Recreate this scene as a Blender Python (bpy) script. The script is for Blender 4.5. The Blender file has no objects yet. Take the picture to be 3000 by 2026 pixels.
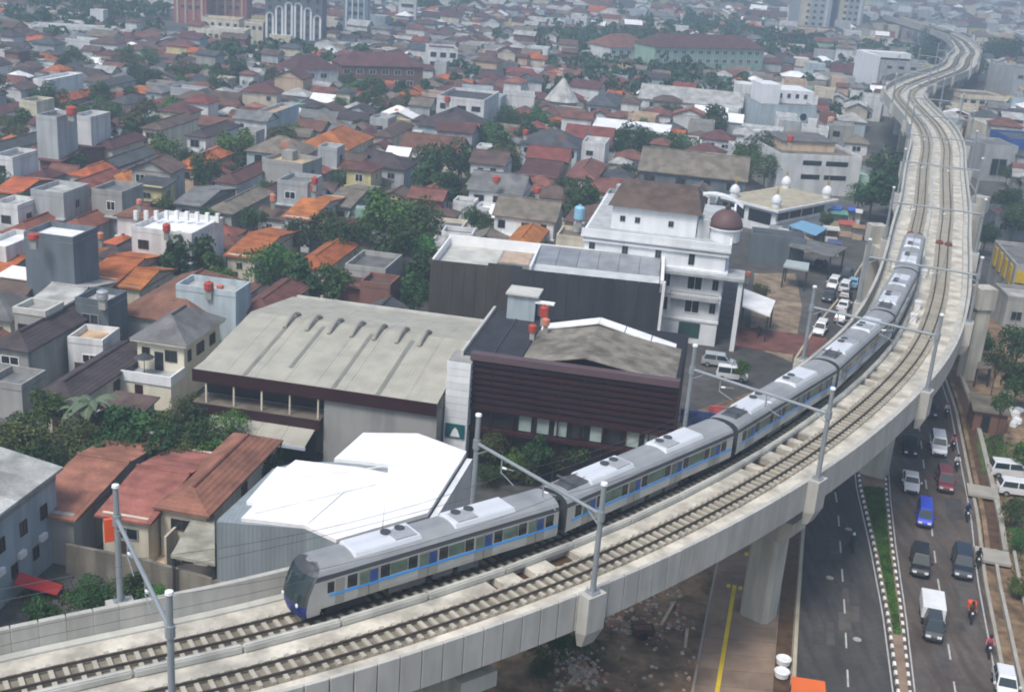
import bpy, bmesh, math, random
import numpy as np
from mathutils import Vector, Matrix
random.seed(7)
R = math.radians
sc = bpy.context.scene
col = sc.collection
# ------------------------------------------------------------------ camera
FPX, PITCH, ROLL, CAMZ = 3541.9, R(19.50), R(4.347), 52.0
IW, IH = 3000.0, 2026.0
_f = np.array([0, math.cos(PITCH), -math.sin(PITCH)]); _r = np.array([1.0, 0, 0]); _u = np.cross(_r, _f)
CR = math.cos(ROLL) * _r + math.sin(ROLL) * _u
CU = -math.sin(ROLL) * _r + math.cos(ROLL) * _u
cam = bpy.data.cameras.new('camera'); co = bpy.data.objects.new('camera', cam); col.objects.link(co)
cam.sensor_width = 36.0; cam.lens = 36.0 * FPX / IW; cam.clip_end = 9000; cam.clip_start = 1.0
m = Matrix.Identity(4)
for i in range(3):
    m[i][0], m[i][1], m[i][2] = CR[i], CU[i], -_f[i]
m[2][3] = CAMZ
co.matrix_world = m
sc.camera = co
# ------------------------------------------------------------------ sky, sun, exposure
SUN_EL, SUN_AZ = R(58), R(215)          # azimuth clockwise from +Y
w = bpy.data.worlds.new('World'); sc.world = w; w.use_nodes = True
nt = w.node_tree; nt.nodes.clear()
sky = nt.nodes.new('ShaderNodeTexSky'); sky.sky_type = 'NISHITA'; sky.sun_disc = False
sky.sun_elevation = SUN_EL; sky.sun_rotation = SUN_AZ; sky.air_density = 1.3; sky.dust_density = 3.5; sky.ozone_density = 1.0
bg = nt.nodes.new('ShaderNodeBackground'); bg.inputs[1].default_value = 0.082
wo = nt.nodes.new('ShaderNodeOutputWorld')
nt.links.new(sky.outputs[0], bg.inputs[0]); nt.links.new(bg.outputs[0], wo.inputs[0])
sl = bpy.data.lights.new('sun', 'SUN'); sl.energy = 1.5; sl.angle = R(16); sl.color = (1.0, 0.97, 0.93)
so = bpy.data.objects.new('sun', sl); col.objects.link(so)
sd = Vector((math.sin(SUN_AZ) * math.cos(SUN_EL), math.cos(SUN_AZ) * math.cos(SUN_EL), math.sin(SUN_EL)))
so.rotation_euler = sd.to_track_quat('Z', 'Y').to_euler(); so.location = (0, 0, 300)
vs = sc.view_settings; vs.view_transform = 'Standard'; vs.look = 'None'; vs.exposure = 1.06; vs.gamma = 1.0; vs.use_curve_mapping = False
sc.render.engine = 'CYCLES'
sc.cycles.use_denoising = True
sc.cycles.max_bounces = 5; sc.cycles.volume_bounces = 0
sc.cycles.filter_width = 1.9

# ------------------------------------------------------------------ picture <-> place
def ray(u, v): return CR * (u - IW / 2) / FPX - CU * (v - IH / 2) / FPX + _f
def G(u, v, z=0.0):
    d = ray(u, v); t = (z - CAMZ) / d[2]; return Vector((d[0] * t, d[1] * t, z))
def proj(x, y, z):
    X = np.array([x, y, z - CAMZ]); k = X @ _f
    return IW / 2 + FPX * (X @ CR) / k, IH / 2 - FPX * (X @ CU) / k, k
A0 = R(-10.0)                                     # the street grid's turn
EX = Vector((math.cos(A0), math.sin(A0), 0)); EY = Vector((-math.sin(A0), math.cos(A0), 0))

# ------------------------------------------------------------------ materials
MATS = {}
def mat(name, c, rough=0.75, metal=0.0, var=0.12, scale=0.6, rand=0.0, stain=0.0, bump=0.0, bscale=8.0, streak=False, wave=None, hue=0.0, spec=0.4, alpha=None, fine=0.0):
    if name in MATS: return MATS[name]
    M = bpy.data.materials.new(name); M.use_nodes = True; MATS[name] = M
    t = M.node_tree; N = t.nodes; L = t.links; b = N['Principled BSDF']
    b.inputs['Roughness'].default_value = rough; b.inputs['Metallic'].default_value = metal
    b.inputs['Specular IOR Level'].default_value = spec
    tc = N.new('ShaderNodeTexCoord'); ovec = tc.outputs['Object']; vec = N.new('ShaderNodeNewGeometry').outputs['Position']
    rgb = N.new('ShaderNodeRGB'); rgb.outputs[0].default_value = (*c, 1); out = rgb.outputs[0]
    def mulv(prev, fac, lo, hi, a=0.3, z=0.7):
        r = N.new('ShaderNodeMapRange'); r.inputs[1].default_value = a; r.inputs[2].default_value = z
        r.inputs[3].default_value = lo; r.inputs[4].default_value = hi; L.new(fac, r.inputs[0])
        mx = N.new('ShaderNodeMix'); mx.data_type = 'RGBA'; mx.blend_type = 'MULTIPLY'; mx.inputs[0].default_value = 1.0
        L.new(prev, mx.inputs[6]); L.new(r.outputs[0], mx.inputs[7]); return mx.outputs[2]
    def noise(sc_, det=4.0, v=None):
        n = N.new('ShaderNodeTexNoise'); n.inputs['Scale'].default_value = sc_; n.inputs['Detail'].default_value = det
        L.new(v or vec, n.inputs['Vector']); return n.outputs['Fac']
    if var: out = mulv(out, noise(scale), 1 - var, 1 + var)
    if fine: out = mulv(out, noise(scale * 9, 3.0), 1 - fine, 1 + fine)
    if stain:
        mp = N.new('ShaderNodeMapping'); mp.inputs['Scale'].default_value = streak if isinstance(streak, tuple) else (0.55, 0.55, 0.07) if streak else (0.35, 0.35, 0.35)
        mp.inputs['Location'].default_value = (3.1, 7.7, 1.3); L.new(vec, mp.inputs[0])
        out = mulv(out, noise(1.6, 6.0, mp.outputs[0]), 1 - stain, 1.0, 0.38, 0.58)
    if rand or hue:
        oi = N.new('ShaderNodeObjectInfo'); hs = N.new('ShaderNodeHueSaturation')
        r = N.new('ShaderNodeMapRange'); r.inputs[3].default_value = 1 - rand; r.inputs[4].default_value = 1 + rand
        L.new(oi.outputs['Random'], r.inputs[0]); L.new(r.outputs[0], hs.inputs['Value'])
        if hue:
            m2 = N.new('ShaderNodeMath'); m2.operation = 'MULTIPLY'; m2.inputs[1].default_value = 7.31
            fr = N.new('ShaderNodeMath'); fr.operation = 'FRACT'
            L.new(oi.outputs['Random'], m2.inputs[0]); L.new(m2.outputs[0], fr.inputs[0])
            r2 = N.new('ShaderNodeMapRange'); r2.inputs[3].default_value = 0.5 - hue; r2.inputs[4].default_value = 0.5 + hue
            L.new(fr.outputs[0], r2.inputs[0]); L.new(r2.outputs[0], hs.inputs['Hue'])
        L.new(out, hs.inputs['Color']); out = hs.outputs[0]
    if wave:                                       # relief lines: (axis, lines per metre, depth)
        wv = N.new('ShaderNodeTexWave'); wv.bands_direction = wave[0]; wv.inputs['Scale'].default_value = wave[1] * math.pi / 10 * 1.0
        wv.inputs['Distortion'].default_value = 0.4; L.new(ovec, wv.inputs['Vector'])
        bp = N.new('ShaderNodeBump'); bp.inputs['Strength'].default_value = wave[2]; bp.inputs['Distance'].default_value = 0.05
        L.new(wv.outputs['Fac'], bp.inputs['Height']); L.new(bp.outputs[0], b.inputs['Normal'])
        out = mulv(out, wv.outputs['Fac'], 1 - wave[2] * 0.25, 1.0, 0.0, 1.0)
    elif bump:
        bp = N.new('ShaderNodeBump'); bp.inputs['Strength'].default_value = bump; bp.inputs['Distance'].default_value = 0.06
        L.new(noise(bscale, 5.0), bp.inputs['Height']); L.new(bp.outputs[0], b.inputs['Normal'])
    L.new(out, b.inputs['Base Color'])
    return M
m_conc = mat('concrete_panel', (0.45, 0.44, 0.405), 0.85, var=0.06, rand=0.05, stain=0.13, streak=(0.8, 0.8, 0.12), bump=0.15)
m_deck = mat('deck_concrete', (0.585, 0.55, 0.47), 0.9, var=0.16, scale=0.35, stain=0.36, bump=0.2, fine=0.08)
m_trough = mat('trough_concrete', (0.50, 0.50, 0.46), 0.85, var=0.08, rand=0.07, stain=0.2)
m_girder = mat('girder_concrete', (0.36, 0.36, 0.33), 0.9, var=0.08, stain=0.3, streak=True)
m_pier = mat('pier_concrete', (0.46, 0.445, 0.385), 0.9, var=0.08, scale=0.4, stain=0.28, streak=True, bump=0.1)
m_sleeper = mat('sleeper_concrete', (0.40, 0.375, 0.31), 0.9, var=0.1, rand=0.12)
m_rail = mat('rail_steel', (0.075, 0.062, 0.055), 0.55, 0.5, var=0.2)
m_bed = mat('track_bed', (0.22, 0.195, 0.15), 0.95, var=0.25, scale=0.8, stain=0.3)
m_rust = mat('rust', (0.17, 0.05, 0.03), 0.9, var=0.3, scale=2)
m_mud = mat('brown_mud', (0.09, 0.05, 0.025), 0.55, var=0.4, scale=1.2)
m_galv = mat('galvanised_steel', (0.30, 0.33, 0.35), 0.45, 0.35, var=0.08)
m_wire = mat('wire', (0.10, 0.10, 0.10), 0.5, 0.5, var=0)
m_white = mat('white_paint', (0.80, 0.80, 0.80), 0.6, var=0.05, stain=0.08)
m_whitewall = mat('white_plaster', (0.72, 0.74, 0.75), 0.8, var=0.05, rand=0.07, stain=0.10, streak=True)
m_whiteroof = mat('bright_white_sheet', (0.86, 0.86, 0.86), 0.5, var=0.04, stain=0.14)
m_asph = mat('asphalt', (0.066, 0.061, 0.059), 0.9, var=0.22, scale=0.25, stain=0.3, streak=(1.0, 0.07, 1.0), fine=0.14)
m_asph2 = mat('dusty_asphalt', (0.098, 0.080, 0.069), 0.9, var=0.25, scale=0.25, stain=0.3, streak=(0.9, 0.08, 1.0), fine=0.14)
m_line = mat('road_paint', (0.42, 0.42, 0.40), 0.8, var=0.2, scale=2)
m_kerb = mat('kerb_concrete', (0.33, 0.31, 0.27), 0.9, var=0.15)
m_kerbw = mat('kerb_white', (0.72, 0.71, 0.66), 0.8, var=0.12, rand=0.1)
m_grass = mat('grass_blades', (0.05, 0.115, 0.018), 0.9, var=0.4, scale=0.7, fine=0.3)
m_dirt = mat('brown_dirt', (0.215, 0.145, 0.085), 0.95, var=0.4, scale=0.16, stain=0.5, bump=0.6, bscale=2.0, fine=0.25)
m_cityground = mat('city_ground', (0.085, 0.082, 0.078), 0.95, var=0.35, scale=0.05, stain=0.3, fine=0.2)
m_pave = mat('pavement_slabs', (0.245, 0.175, 0.125), 0.9, var=0.18, scale=0.4, rand=0.10, stain=0.25)
m_yellow = mat('yellow_tactile', (0.62, 0.45, 0.02), 0.7, var=0.12)
m_glass = mat('dark_glass', (0.018, 0.022, 0.026), 0.12, var=0.3, rand=0.3, spec=0.6)
m_pale_glass = mat('pale_glass', (0.30, 0.37, 0.35), 0.3, var=0.2)
m_tyre = mat('tyre_rubber', (0.015, 0.015, 0.015), 0.8, var=0)
m_lamp = mat('headlight', (0.75, 0.76, 0.78), 0.15, var=0)
m_bark = mat('bark', (0.10, 0.075, 0.055), 0.95, var=0.3, scale=2)
LEAF = [mat('leaf_deep', (0.024, 0.062, 0.013), 0.7, var=0.4, scale=0.45, rand=0.3, hue=0.03, fine=0.25),
        mat('leaf_mid', (0.042, 0.105, 0.015), 0.7, var=0.4, scale=0.45, rand=0.3, hue=0.03, fine=0.25),
        mat('leaf_olive', (0.060, 0.075, 0.018), 0.75, var=0.4, scale=0.45, rand=0.25, hue=0.02, fine=0.25)]
RC = {}
for n_, c_ in dict(orange=(0.43, 0.135, 0.04), rust=(0.185, 0.082, 0.060), red=(0.215, 0.068, 0.050), salmon=(0.30, 0.125, 0.085), brown=(0.125, 0.085, 0.070), maroon=(0.118, 0.048, 0.048),
                   purple=(0.068, 0.052, 0.055), slate=(0.078, 0.083, 0.092), grey=(0.165, 0.165, 0.165), tan=(0.19, 0.165, 0.13), pale=(0.40, 0.405, 0.39), peach=(0.52, 0.37, 0.23)).items():
    RC[n_] = mat('roof_' + n_, c_, 0.85, var=0.2, scale=0.5, rand=0.16, stain=0.32, hue=0.012, fine=0.14, wave=('Z', 5.0, 0.5) if n_ not in ('pale', 'peach', 'grey') else None)
RC['white'] = m_whiteroof
WC = {}
for n_, c_ in dict(white=(0.66, 0.67, 0.67), cream=(0.62, 0.57, 0.45), grey=(0.40, 0.42, 0.43), blue=(0.40, 0.47, 0.51), concrete=(0.33, 0.33, 0.315), slate=(0.13, 0.155, 0.18), yellow=(0.52, 0.46, 0.24), brick=(0.20, 0.10, 0.075), green=(0.28, 0.42, 0.34), peach=(0.55, 0.42, 0.30)).items():
    WC[n_] = mat('wall_' + n_, c_, 0.85, var=0.08, scale=0.4, rand=0.12, stain=0.22, streak=True, hue=0.008)

# ------------------------------------------------------------------ mesh helpers
class MB:
    def __init__(s): s.v = []; s.f = []; s.m = []
    def add(s, vs, fs, mi=0):
        o = len(s.v); s.v += [tuple(x) for x in vs]; s.f += [tuple(i + o for i in f) for f in fs]; s.m += [mi] * len(fs); return s
    def box(s, x0, x1, y0, y1, z0, z1, mi=0, top=None):
        t = top or (0, 0)
        return s.add([(x0, y0, z0), (x1, y0, z0), (x1, y1, z0), (x0, y1, z0), (x0 + t[0], y0 + t[1], z1), (x1 - t[0], y0 + t[1], z1), (x1 - t[0], y1 - t[1], z1), (x0 + t[0], y1 - t[1], z1)],
              [(3, 2, 1, 0), (4, 5, 6, 7), (0, 1, 5, 4), (1, 2, 6, 5), (2, 3, 7, 6), (3, 0, 4, 7)], mi)
    def quad(s, a, b, c, d, mi=0): return s.add([a, b, c, d], [(0, 1, 2, 3)], mi)
    def slab(s, pts, th, mi=0):                   # any polygon in space, thickened downwards
        n = len(pts); lo = [(p[0], p[1], p[2] - th) for p in pts]
        return s.add(list(pts) + lo, [tuple(range(n)), tuple(range(2 * n - 1, n - 1, -1))] + [(i, n + i, n + (i + 1) % n, (i + 1) % n) for i in range(n)], mi)
    def prism(s, xy, z0, z1, mi=0):
        return s.slab([(p[0], p[1], z1) for p in xy], z1 - z0, mi)
    def tube(s, pts, r, n=8, mi=0, caps=True):
        pts = [Vector(p) for p in pts]; rs = r if isinstance(r, (list, tuple)) else [r] * len(pts); vs = []; fs = []
        for i, p in enumerate(pts):
            d = (pts[min(i + 1, len(pts) - 1)] - pts[max(i - 1, 0)]).normalized()
            a = d.cross(Vector((0, 0, 1)) if abs(d.z) < 0.95 else Vector((1, 0, 0))).normalized(); b = d.cross(a)
            for k in range(n):
                q = 2 * math.pi * k / n; vs.append(p + (a * math.cos(q) + b * math.sin(q)) * rs[i])
        for i in range(len(pts) - 1):
            for k in range(n): fs.append((i * n + k, i * n + (k + 1) % n, (i + 1) * n + (k + 1) % n, (i + 1) * n + k))
        if caps: fs += [tuple(range(n - 1, -1, -1)), tuple(range((len(pts) - 1) * n, len(pts) * n))]
        return s.add(vs, fs, mi)
    def lathe(s, prof, n=16, c=(0, 0), mi=0):
        vs = []; fs = []
        for r, z in prof:
            for k in range(n): q = 2 * math.pi * k / n; vs.append((c[0] + r * math.cos(q), c[1] + r * math.sin(q), z))
        for i in range(len(prof) - 1):
            for k in range(n): fs.append((i * n + k, i * n + (k + 1) % n, (i + 1) * n + (k + 1) % n, (i + 1) * n + k))
        fs += [tuple(range(n - 1, -1, -1)), tuple(range((len(prof) - 1) * n, len(prof) * n))]
        return s.add(vs, fs, mi)
    def mesh(s, name, mats, smooth=False):
        me = bpy.data.meshes.new(name); me.from_pydata(s.v, [], s.f)
        for k in (mats if isinstance(mats, (list, tuple)) else [mats]): me.materials.append(k)
        me.polygons.foreach_set('material_index', s.m)
        if smooth: me.polygons.foreach_set('use_smooth', [True] * len(s.f))
        me.update(); return me
    def build(s, name, mats, parent=None, smooth=False, **kw): return put(name, s.mesh(name, mats, smooth), parent, **kw)
def put(name, me, parent=None, loc=(0, 0, 0), rz=0.0, scale=(1, 1, 1), label=None, cat=None, group=None, kind=None):
    o = bpy.data.objects.new(name, me); col.objects.link(o); o.parent = parent
    o.location = loc; o.rotation_euler = (0, 0, rz); o.scale = scale
    return tag(o, label, cat, group, kind)
def tag(o, label=None, cat=None, group=None, kind=None):
    if label: o['label'] = label
    if cat: o['category'] = cat
    if group: o['group'] = group
    if kind: o['kind'] = kind
    return o
def empty(name, loc, rz=0.0, label=None, cat=None, group=None):
    o = put(name, None, None, (loc[0], loc[1], loc[2] if len(loc) > 2 else 0), rz, (1, 1, 1), label, cat, group); o.empty_display_size = 0.5; return o
def copy_tree(o, parent=None):
    c = o.copy(); col.objects.link(c); c.parent = parent
    for ch in list(o.children): copy_tree(ch, c)
    return c
def bevel(me, w, seg=2):
    b = bmesh.new(); b.from_mesh(me); bmesh.ops.bevel(b, geom=b.edges[:], offset=w, segments=seg, affect='EDGES', clamp_overlap=True); b.to_mesh(me); b.free(); return me
LAND = []                                          # (phrase, x, y) landmarks for telling the small houses apart
OCC = []                                           # taken ground in street-grid coordinates
def gridc(x, y): return x * EX.x + y * EX.y, x * EY.x + y * EY.y
def occupy(x, y, hx, hy): a, b = gridc(x, y); OCC.append((a - hx, a + hx, b - hy, b + hy))
def free(x, y, hx, hy):
    a, b = gridc(x, y)
    return all(a + hx < o[0] or a - hx > o[1] or b + hy < o[2] or b - hy > o[3] for o in OCC)

# unit window: frame (0) and pane (1), 1 x 1 in the x-z plane, facing -y
wb = MB()
for a in ((-.5, -.45, -.5, .5), (.45, .5, -.5, .5), (-.45, .45, -.5, -.45), (-.45, .45, .45, .5), (-.02, .02, -.45, .45)): wb.box(a[0], a[1], -.09, .05, a[2], a[3], 0)
wb.box(-.45, .45, -.03, .05, -.45, .45, 1)
WIN = {k: wb.mesh('window', [mm, m_glass]) for k, mm in dict(white=m_white, brown=mat('brown_frame', (0.07, 0.04, 0.03), 0.6, var=0.1), grey=mat('grey_frame', (0.25, 0.26, 0.27), 0.6, var=0.1)).items()}
def window(parent, x, y, z, w_, h_, face='front', style='white', name='window'):
    rz = dict(front=0, right=math.pi / 2, left=-math.pi / 2, back=math.pi)[face]
    return put(name, WIN[style], parent, (x, y, z), rz, (w_, 1.0, h_))
def stuff_faces(): pass

# ------------------------------------------------------------------ ground, roads, pavements
g = MB(); g.quad((-2500, -100, 0), (2500, -100, 0), (2500, 5000, 0), (-2500, 5000, 0))
ground = g.build('ground', m_cityground, kind='structure')
def xs(pts):                                       # an edge line as x(y)
    pts = sorted([(p[1], p[0]) for p in pts]); a = np.array(pts)
    def f(y):
        if y < a[0, 0]: k = (a[1, 1] - a[0, 1]) / (a[1, 0] - a[0, 0]); return a[0, 1] + (y - a[0, 0]) * k
        return float(np.interp(y, a[:, 0], a[:, 1]))
    return f
far_l = [(37, 149), (43.8, 166), (52.3, 185), (72.1, 234.7), (86, 280), (97, 330), (106, 370), (135, 430), (160, 490), (185, 580)]
eA = xs([G(2331, 2026), G(2342, 1805), G(2358, 1568), (30.1, 107), (33.2, 128)] + far_l)
eB = xs([G(2630, 2026), G(2599, 1800), G(2560, 1600), G(2520, 1430), (41.5, 138)] + [(p[0] + 6.6, p[1] - 1) for p in far_l[1:]])
eC = xs([G(2666, 2026), G(2641, 1800), G(2613, 1600), G(2597, 1447), (46, 140)] + [(p[0] + 9.6, p[1] - 2) for p in far_l[1:]])
eD = xs([G(2942, 2026), G(2879, 1700), G(2858, 1516), G(2837, 1410), G(2795, 1200), (56, 148)] + [(p[0] + 17.5, p[1] - 3) for p in far_l[1:]])
def strip(name, e0, e1, y0, y1, z, mt, n=60, parent=None, o0=0.0, o1=0.0, **kw):
    b = MB(); ys = np.linspace(y0, y1, n + 1); v = []
    for y in ys: v += [(e0(y) + o0, y, z), (e1(y) + o1, y, z)]
    b.add(v, [(2 * i, 2 * i + 1, 2 * i + 3, 2 * i + 2) for i in range(n)]); return b.build(name, mt, parent, **kw)
dirt = MB()
dirt.quad((-12, 66, 0.004), (60, 62, 0.004), (84, 190, 0.004), (14, 122, 0.004)); dirt.quad((60, 62, 0.004), (100, 62, 0.004), (115, 190, 0.004), (84, 190, 0.004))
dirt.build('bare_earth_ground', m_dirt, kind='structure')
road1 = strip('road', eA, eB, 60, 560, 0.012, m_asph, 160, kind='structure')
road2 = strip('road', eC, eD, 60, 560, 0.012, m_asph2, 160, kind='structure')
def dashes(road, fx, ys, ln, wd):
    for y in ys:
        x = fx(y); t = Vector((fx(y + ln) - x, ln, 0)); a = math.atan2(t.y, t.x)
        b = MB().quad((0, -wd / 2, 0.018), (ln, -wd / 2, 0.018), (ln, wd / 2, 0.018), (0, wd / 2, 0.018)); b.build('lane_dash', m_line, road, loc=(x, y, 0), rz=a)
midL = lambda y: 0.5 * (eA(y) + eB(y)) + 0.1
midR = lambda y: 0.52 * eC(y) + 0.48 * eD(y)
dashes(road1, midL, [66.5 + 5.2 * i for i in range(20)], 2.3, 0.14)
dashes(road2, midR, [66.0 + 5.2 * i for i in range(20)], 2.3, 0.14)
rp_ = random.Random(4)
for k in range(16):
    rd, ea, eb = ((road1, eA, eB), (road2, eC, eD))[k % 2]; y0_ = rp_.uniform(70, 122); t_ = rp_.uniform(.08, .75); xw = rp_.uniform(.5, 1.6); ln = rp_.uniform(1.2, 6)
    fx = lambda y: ea(y) + t_ * (eb(y) - ea(y)); MB().quad((fx(y0_), y0_, .0128 + .0003 * k), (fx(y0_) + xw, y0_, .0128 + .0003 * k), (fx(y0_ + ln) + xw * rp_.uniform(.8, 1.1), y0_ + ln, .0128 + .0003 * k), (fx(y0_ + ln), y0_ + ln, .0128 + .0003 * k)).build('road_patch', mat('asphalt_patch_%d' % (k % 3), ((.056, .053, .052), (.088, .078, .071), (.072, .067, .065))[k % 3], .9, var=.25, scale=.8), rd)
for k in range(5): y0_ = 74 + 9.5 * k; MB().lathe([(.34, .012), (.34, .0165)], 16).build('manhole_cover', m_kerb, road1, loc=(midL(y0_) + (.9 if k % 2 else -1.1), y0_, 0))
strip('edge_line', eB, eB, 60, 150, 0.018, m_line, 40, road1, -0.42, -0.30)
strip('edge_line', eC, eC, 60, 150, 0.018, m_line, 40, road2, 0.30, 0.42)
strip('edge_line', eD, eD, 60, 150, 0.018, m_line, 40, road2, -0.5, -0.38)
med = strip('median_ground', eB, eC, 60, 400, 0.11, m_pave, 90, kind='structure', o0=0.1, o1=-0.1)
strip('grass', lambda y: eB(y) + 0.25, lambda y: eC(y) - 0.25, 84.5, 112, 0.135, m_grass, 30, kind='stuff')
ks = MB().box(-.3, .3, -.13, .13, 0, .2, top=(.03, .03)); ksw = ks.mesh('kerb_stone', m_kerbw); ksd = ks.mesh('kerb_stone', mat('kerb_dark', (0.10, 0.085, 0.07), 0.85, var=0.2))
for e in (eB, eC):
    y = 62.0; i = 0
    while y < 128:
        sgn = 1 if e is eB else -1
        a = math.atan2(1.0, e(y + .5) - e(y - .5)); put('kerb_stone', ksw if i % 2 == 0 else ksd, med, (e(y) + 0.02 * sgn, y, 0.012), a); y += 0.62 * math.sin(a); i += 1
def kerb(name, e, y0, y1, off, wd, h, mt, n=60):
    b = MB(); ys = np.linspace(y0, y1, n + 1)
    for a, c in zip(ys[:-1], ys[1:]):
        b.slab([(e(a) + off, a, h), (e(a) + off + wd, a, h), (e(c) + off + wd, c, h), (e(c) + off, c, h)], h + .2)
    return b.build(name, mt, kind='structure')
kerb('road_kerb', eA, 60, 330, -0.35, 0.3, 0.16, mat('pale_kerb', (0.42, 0.38, 0.28), 0.9, var=0.15), 90)
kerb('road_kerb', eD, 60, 330, 0.05, 0.3, 0.16, m_kerb, 90)
# left pavement of concrete bands with its yellow tactile line
pav = strip('pavement', eA, eA, 62, 128, 0.02, m_kerb, 40, None, -7.6, -0.4, kind='structure')
y = 63.0
while y < 126:
    b = MB(); L_ = 2.05
    b.slab([(eA(y) - 7.4, y, .13), (eA(y) - 1.75, y, .13), (eA(y + L_) - 1.75, y + L_, .13), (eA(y + L_) - 7.4, y + L_, .13)], .1); b.build('paving_slab', m_pave, pav); y += 2.1
strip('drain_bed', eA, eA, 62, 128, 0.026, m_mud, 40, pav, -1.7, -0.45)
tt = MB().box(-.16, .16, -.29, .29, 0, .02).mesh('tactile_tile', m_yellow)
def tactile(a, b):
    d = (b - a); n = int(d.length / 0.6); ang = math.atan2(d.y, d.x) - math.pi / 2
    for i in range(n): p = a + d * (i + .5) / n; put('tactile_tile', tt, pav, (p.x, p.y, .132), ang)
    e = d.normalized(); nn = Vector((-e.y, e.x, 0))
    for k in (-.5, .0, .5): q = b + e * .35 + nn * k; put('tactile_tile', tt, pav, (q.x, q.y, .132), ang)
tactile(G(2095, 2060), G(2150, 1728)); tactile(G(2235, 1560), G(2205, 1625))
# right verge: kerb walls of a narrow ditch
for k, (o0, o1, h) in enumerate(((0.5, 0.95, .35), (2.1, 2.6, .45))):
    b = MB(); ys = np.linspace(100, 150, 26)
    for a, c in zip(ys[:-1], ys[1:]): b.slab([(eD(a) + o0, a, h), (eD(a) + o1, a, h), (eD(c) + o1, c, h), (eD(c) + o0, c, h)], h + .1)
    b.build('ditch_wall', m_dirt if k == 0 else m_kerb, label=['low brown earth wall along the roadside ditch, road side', 'low concrete wall along the roadside ditch, field side'][k], cat='wall')
strip('ditch_ground', eD, eD, 100, 150, 0.02, m_mud, 30, None, 0.95, 2.1, kind='structure')
for (u_, v_, lab) in ((2868, 1450, 'small concrete slab bridging the ditch beside the blue van'), (2895, 1640, 'broad concrete slab bridging the ditch beside the dark van')):
    p = G(u_, v_); MB().box(-1.5, 1.5, -1.3, 1.3, .3, .55).build('ditch_bridge', m_kerb, loc=(p.x + .3, p.y, 0), rz=-.25, label=lab, cat='slab')
ys = np.linspace(70, 100, 16)
for off, nm, lab in ((1.2, 'verge_wall', 'low weathered concrete wall on the right roadside verge, inner line'), (3.0, 'verge_wall', 'low weathered concrete wall on the right roadside verge, outer line')):
    b = MB()
    for a, c in zip(ys[:-1], ys[1:]): b.slab([(eD(a) + off, a, .4), (eD(a) + off + .3, a, .4), (eD(c) + off + .3, c, .4), (eD(c) + off, c, .4)], .45)
    b.build(nm, m_kerb, label=lab, cat='wall')
b = MB(); pp = [G(2860, 1290), G(2935, 1270), G(2960, 1370), G(2880, 1390)]; b.add([(p.x, p.y, .03) for p in pp], [(3, 2, 1, 0)]); b.build('lawn', m_grass, kind='structure')
for z in (0,): occupy(46, 100, 26, 40); occupy(46, 150, 14, 30)

def blades(pts_, nm, hmin, hmax, mt):
    v = []; f = []; rb = random.Random(3)
    for x, y_, z in pts_:
        a = rb.uniform(0, 3.14); h = rb.uniform(hmin, hmax); w_ = h * .35; dx, dy = math.cos(a) * w_, math.sin(a) * w_; lx, ly = rb.uniform(-.5, .5) * h, rb.uniform(-.5, .5) * h; o = len(v)
        v += [(x - dx, y_ - dy, z), (x + dx, y_ + dy, z), (x + lx, y_ + ly, z + h)]; f.append((o, o + 1, o + 2))
    b = MB(); b.add(v, f); return b.build(nm, mt, kind='stuff')
rg_ = random.Random(8); gp = []
for i in range(9000):
    y_ = 84.5 + 27.5 * rg_.random(); x0_, x1_ = eB(y_) + .28, eC(y_) - .28
    if x1_ > x0_ and rg_.random() < (x1_ - x0_) / 3.0: gp.append((rg_.uniform(x0_, x1_), y_, .13))
blades(gp, 'grass', .08, .26, m_grass)
gp = []
for i in range(3600):
    u_, v_ = rg_.choice(((rg_.gauss(2905, 24), rg_.gauss(1325, 26)), (rg_.gauss(1640, 60), rg_.gauss(1850, 50)), (rg_.gauss(2960, 30), rg_.gauss(1650, 160)), (rg_.gauss(280, 120), rg_.gauss(1750, 25)))); p = G(u_, v_)
    if not (eA(p.y) - 7.6 < p.x < eD(p.y) + 2.7): gp.append((p.x, p.y, 0))
blades(gp, 'weeds', .12, .5, mat('weed_green', (0.075, 0.105, 0.025), .9, var=.4, scale=.8))
# ------------------------------------------------------------------ viaduct line
CT = np.array([(-75, 18), (-58, 29.3), (-40, 40.6), (-23.4, 51.3), (-9.8, 59.6), (4.7, 71.3), (18.4, 86.2), (30.3, 102.8), (40.2, 120.2), (47.9, 138.6), (54.3, 157), (60.2, 175), (66.4, 193.5), (77.2, 228.4), (87.4, 260.5), (94.6, 290), (99.5, 320), (105.5, 350), (119, 382), (149.8, 440.5), (167.5, 488), (180, 520), (190, 556), (198, 588), (203, 620), (205, 650), (206, 690), (207, 740)], float)
pts = []
for i in range(len(CT) - 1):
    p0, p1, p2, p3 = CT[max(i - 1, 0)], CT[i], CT[i + 1], CT[min(i + 2, len(CT) - 1)]
    for t in np.linspace(0, 1, 40, endpoint=False): pts.append(.5 * (2 * p1 + (p2 - p0) * t + (2 * p0 - 5 * p1 + 4 * p2 - p3) * t * t + (3 * p1 - p0 - 3 * p2 + p3) * t ** 3))
pts = np.array(pts)
for _ in range(60): pts[1:-1] = (pts[:-2] + 2 * pts[1:-1] + pts[2:]) / 4
SS = np.r_[0, np.cumsum(np.linalg.norm(np.diff(pts, axis=0), axis=1))]
def cl(s, off=0.0, z=0.0):
    x = np.interp(s, SS, pts[:, 0]); y = np.interp(s, SS, pts[:, 1])
    x1 = np.interp(s + .6, SS, pts[:, 0]); y1 = np.interp(s + .6, SS, pts[:, 1]); x0 = np.interp(s - .6, SS, pts[:, 0]); y0 = np.interp(s - .6, SS, pts[:, 1])
    t = np.array([x1 - x0, y1 - y0]); t /= np.linalg.norm(t)
    return Vector((x + t[1] * off, y - t[0] * off, z))
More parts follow.
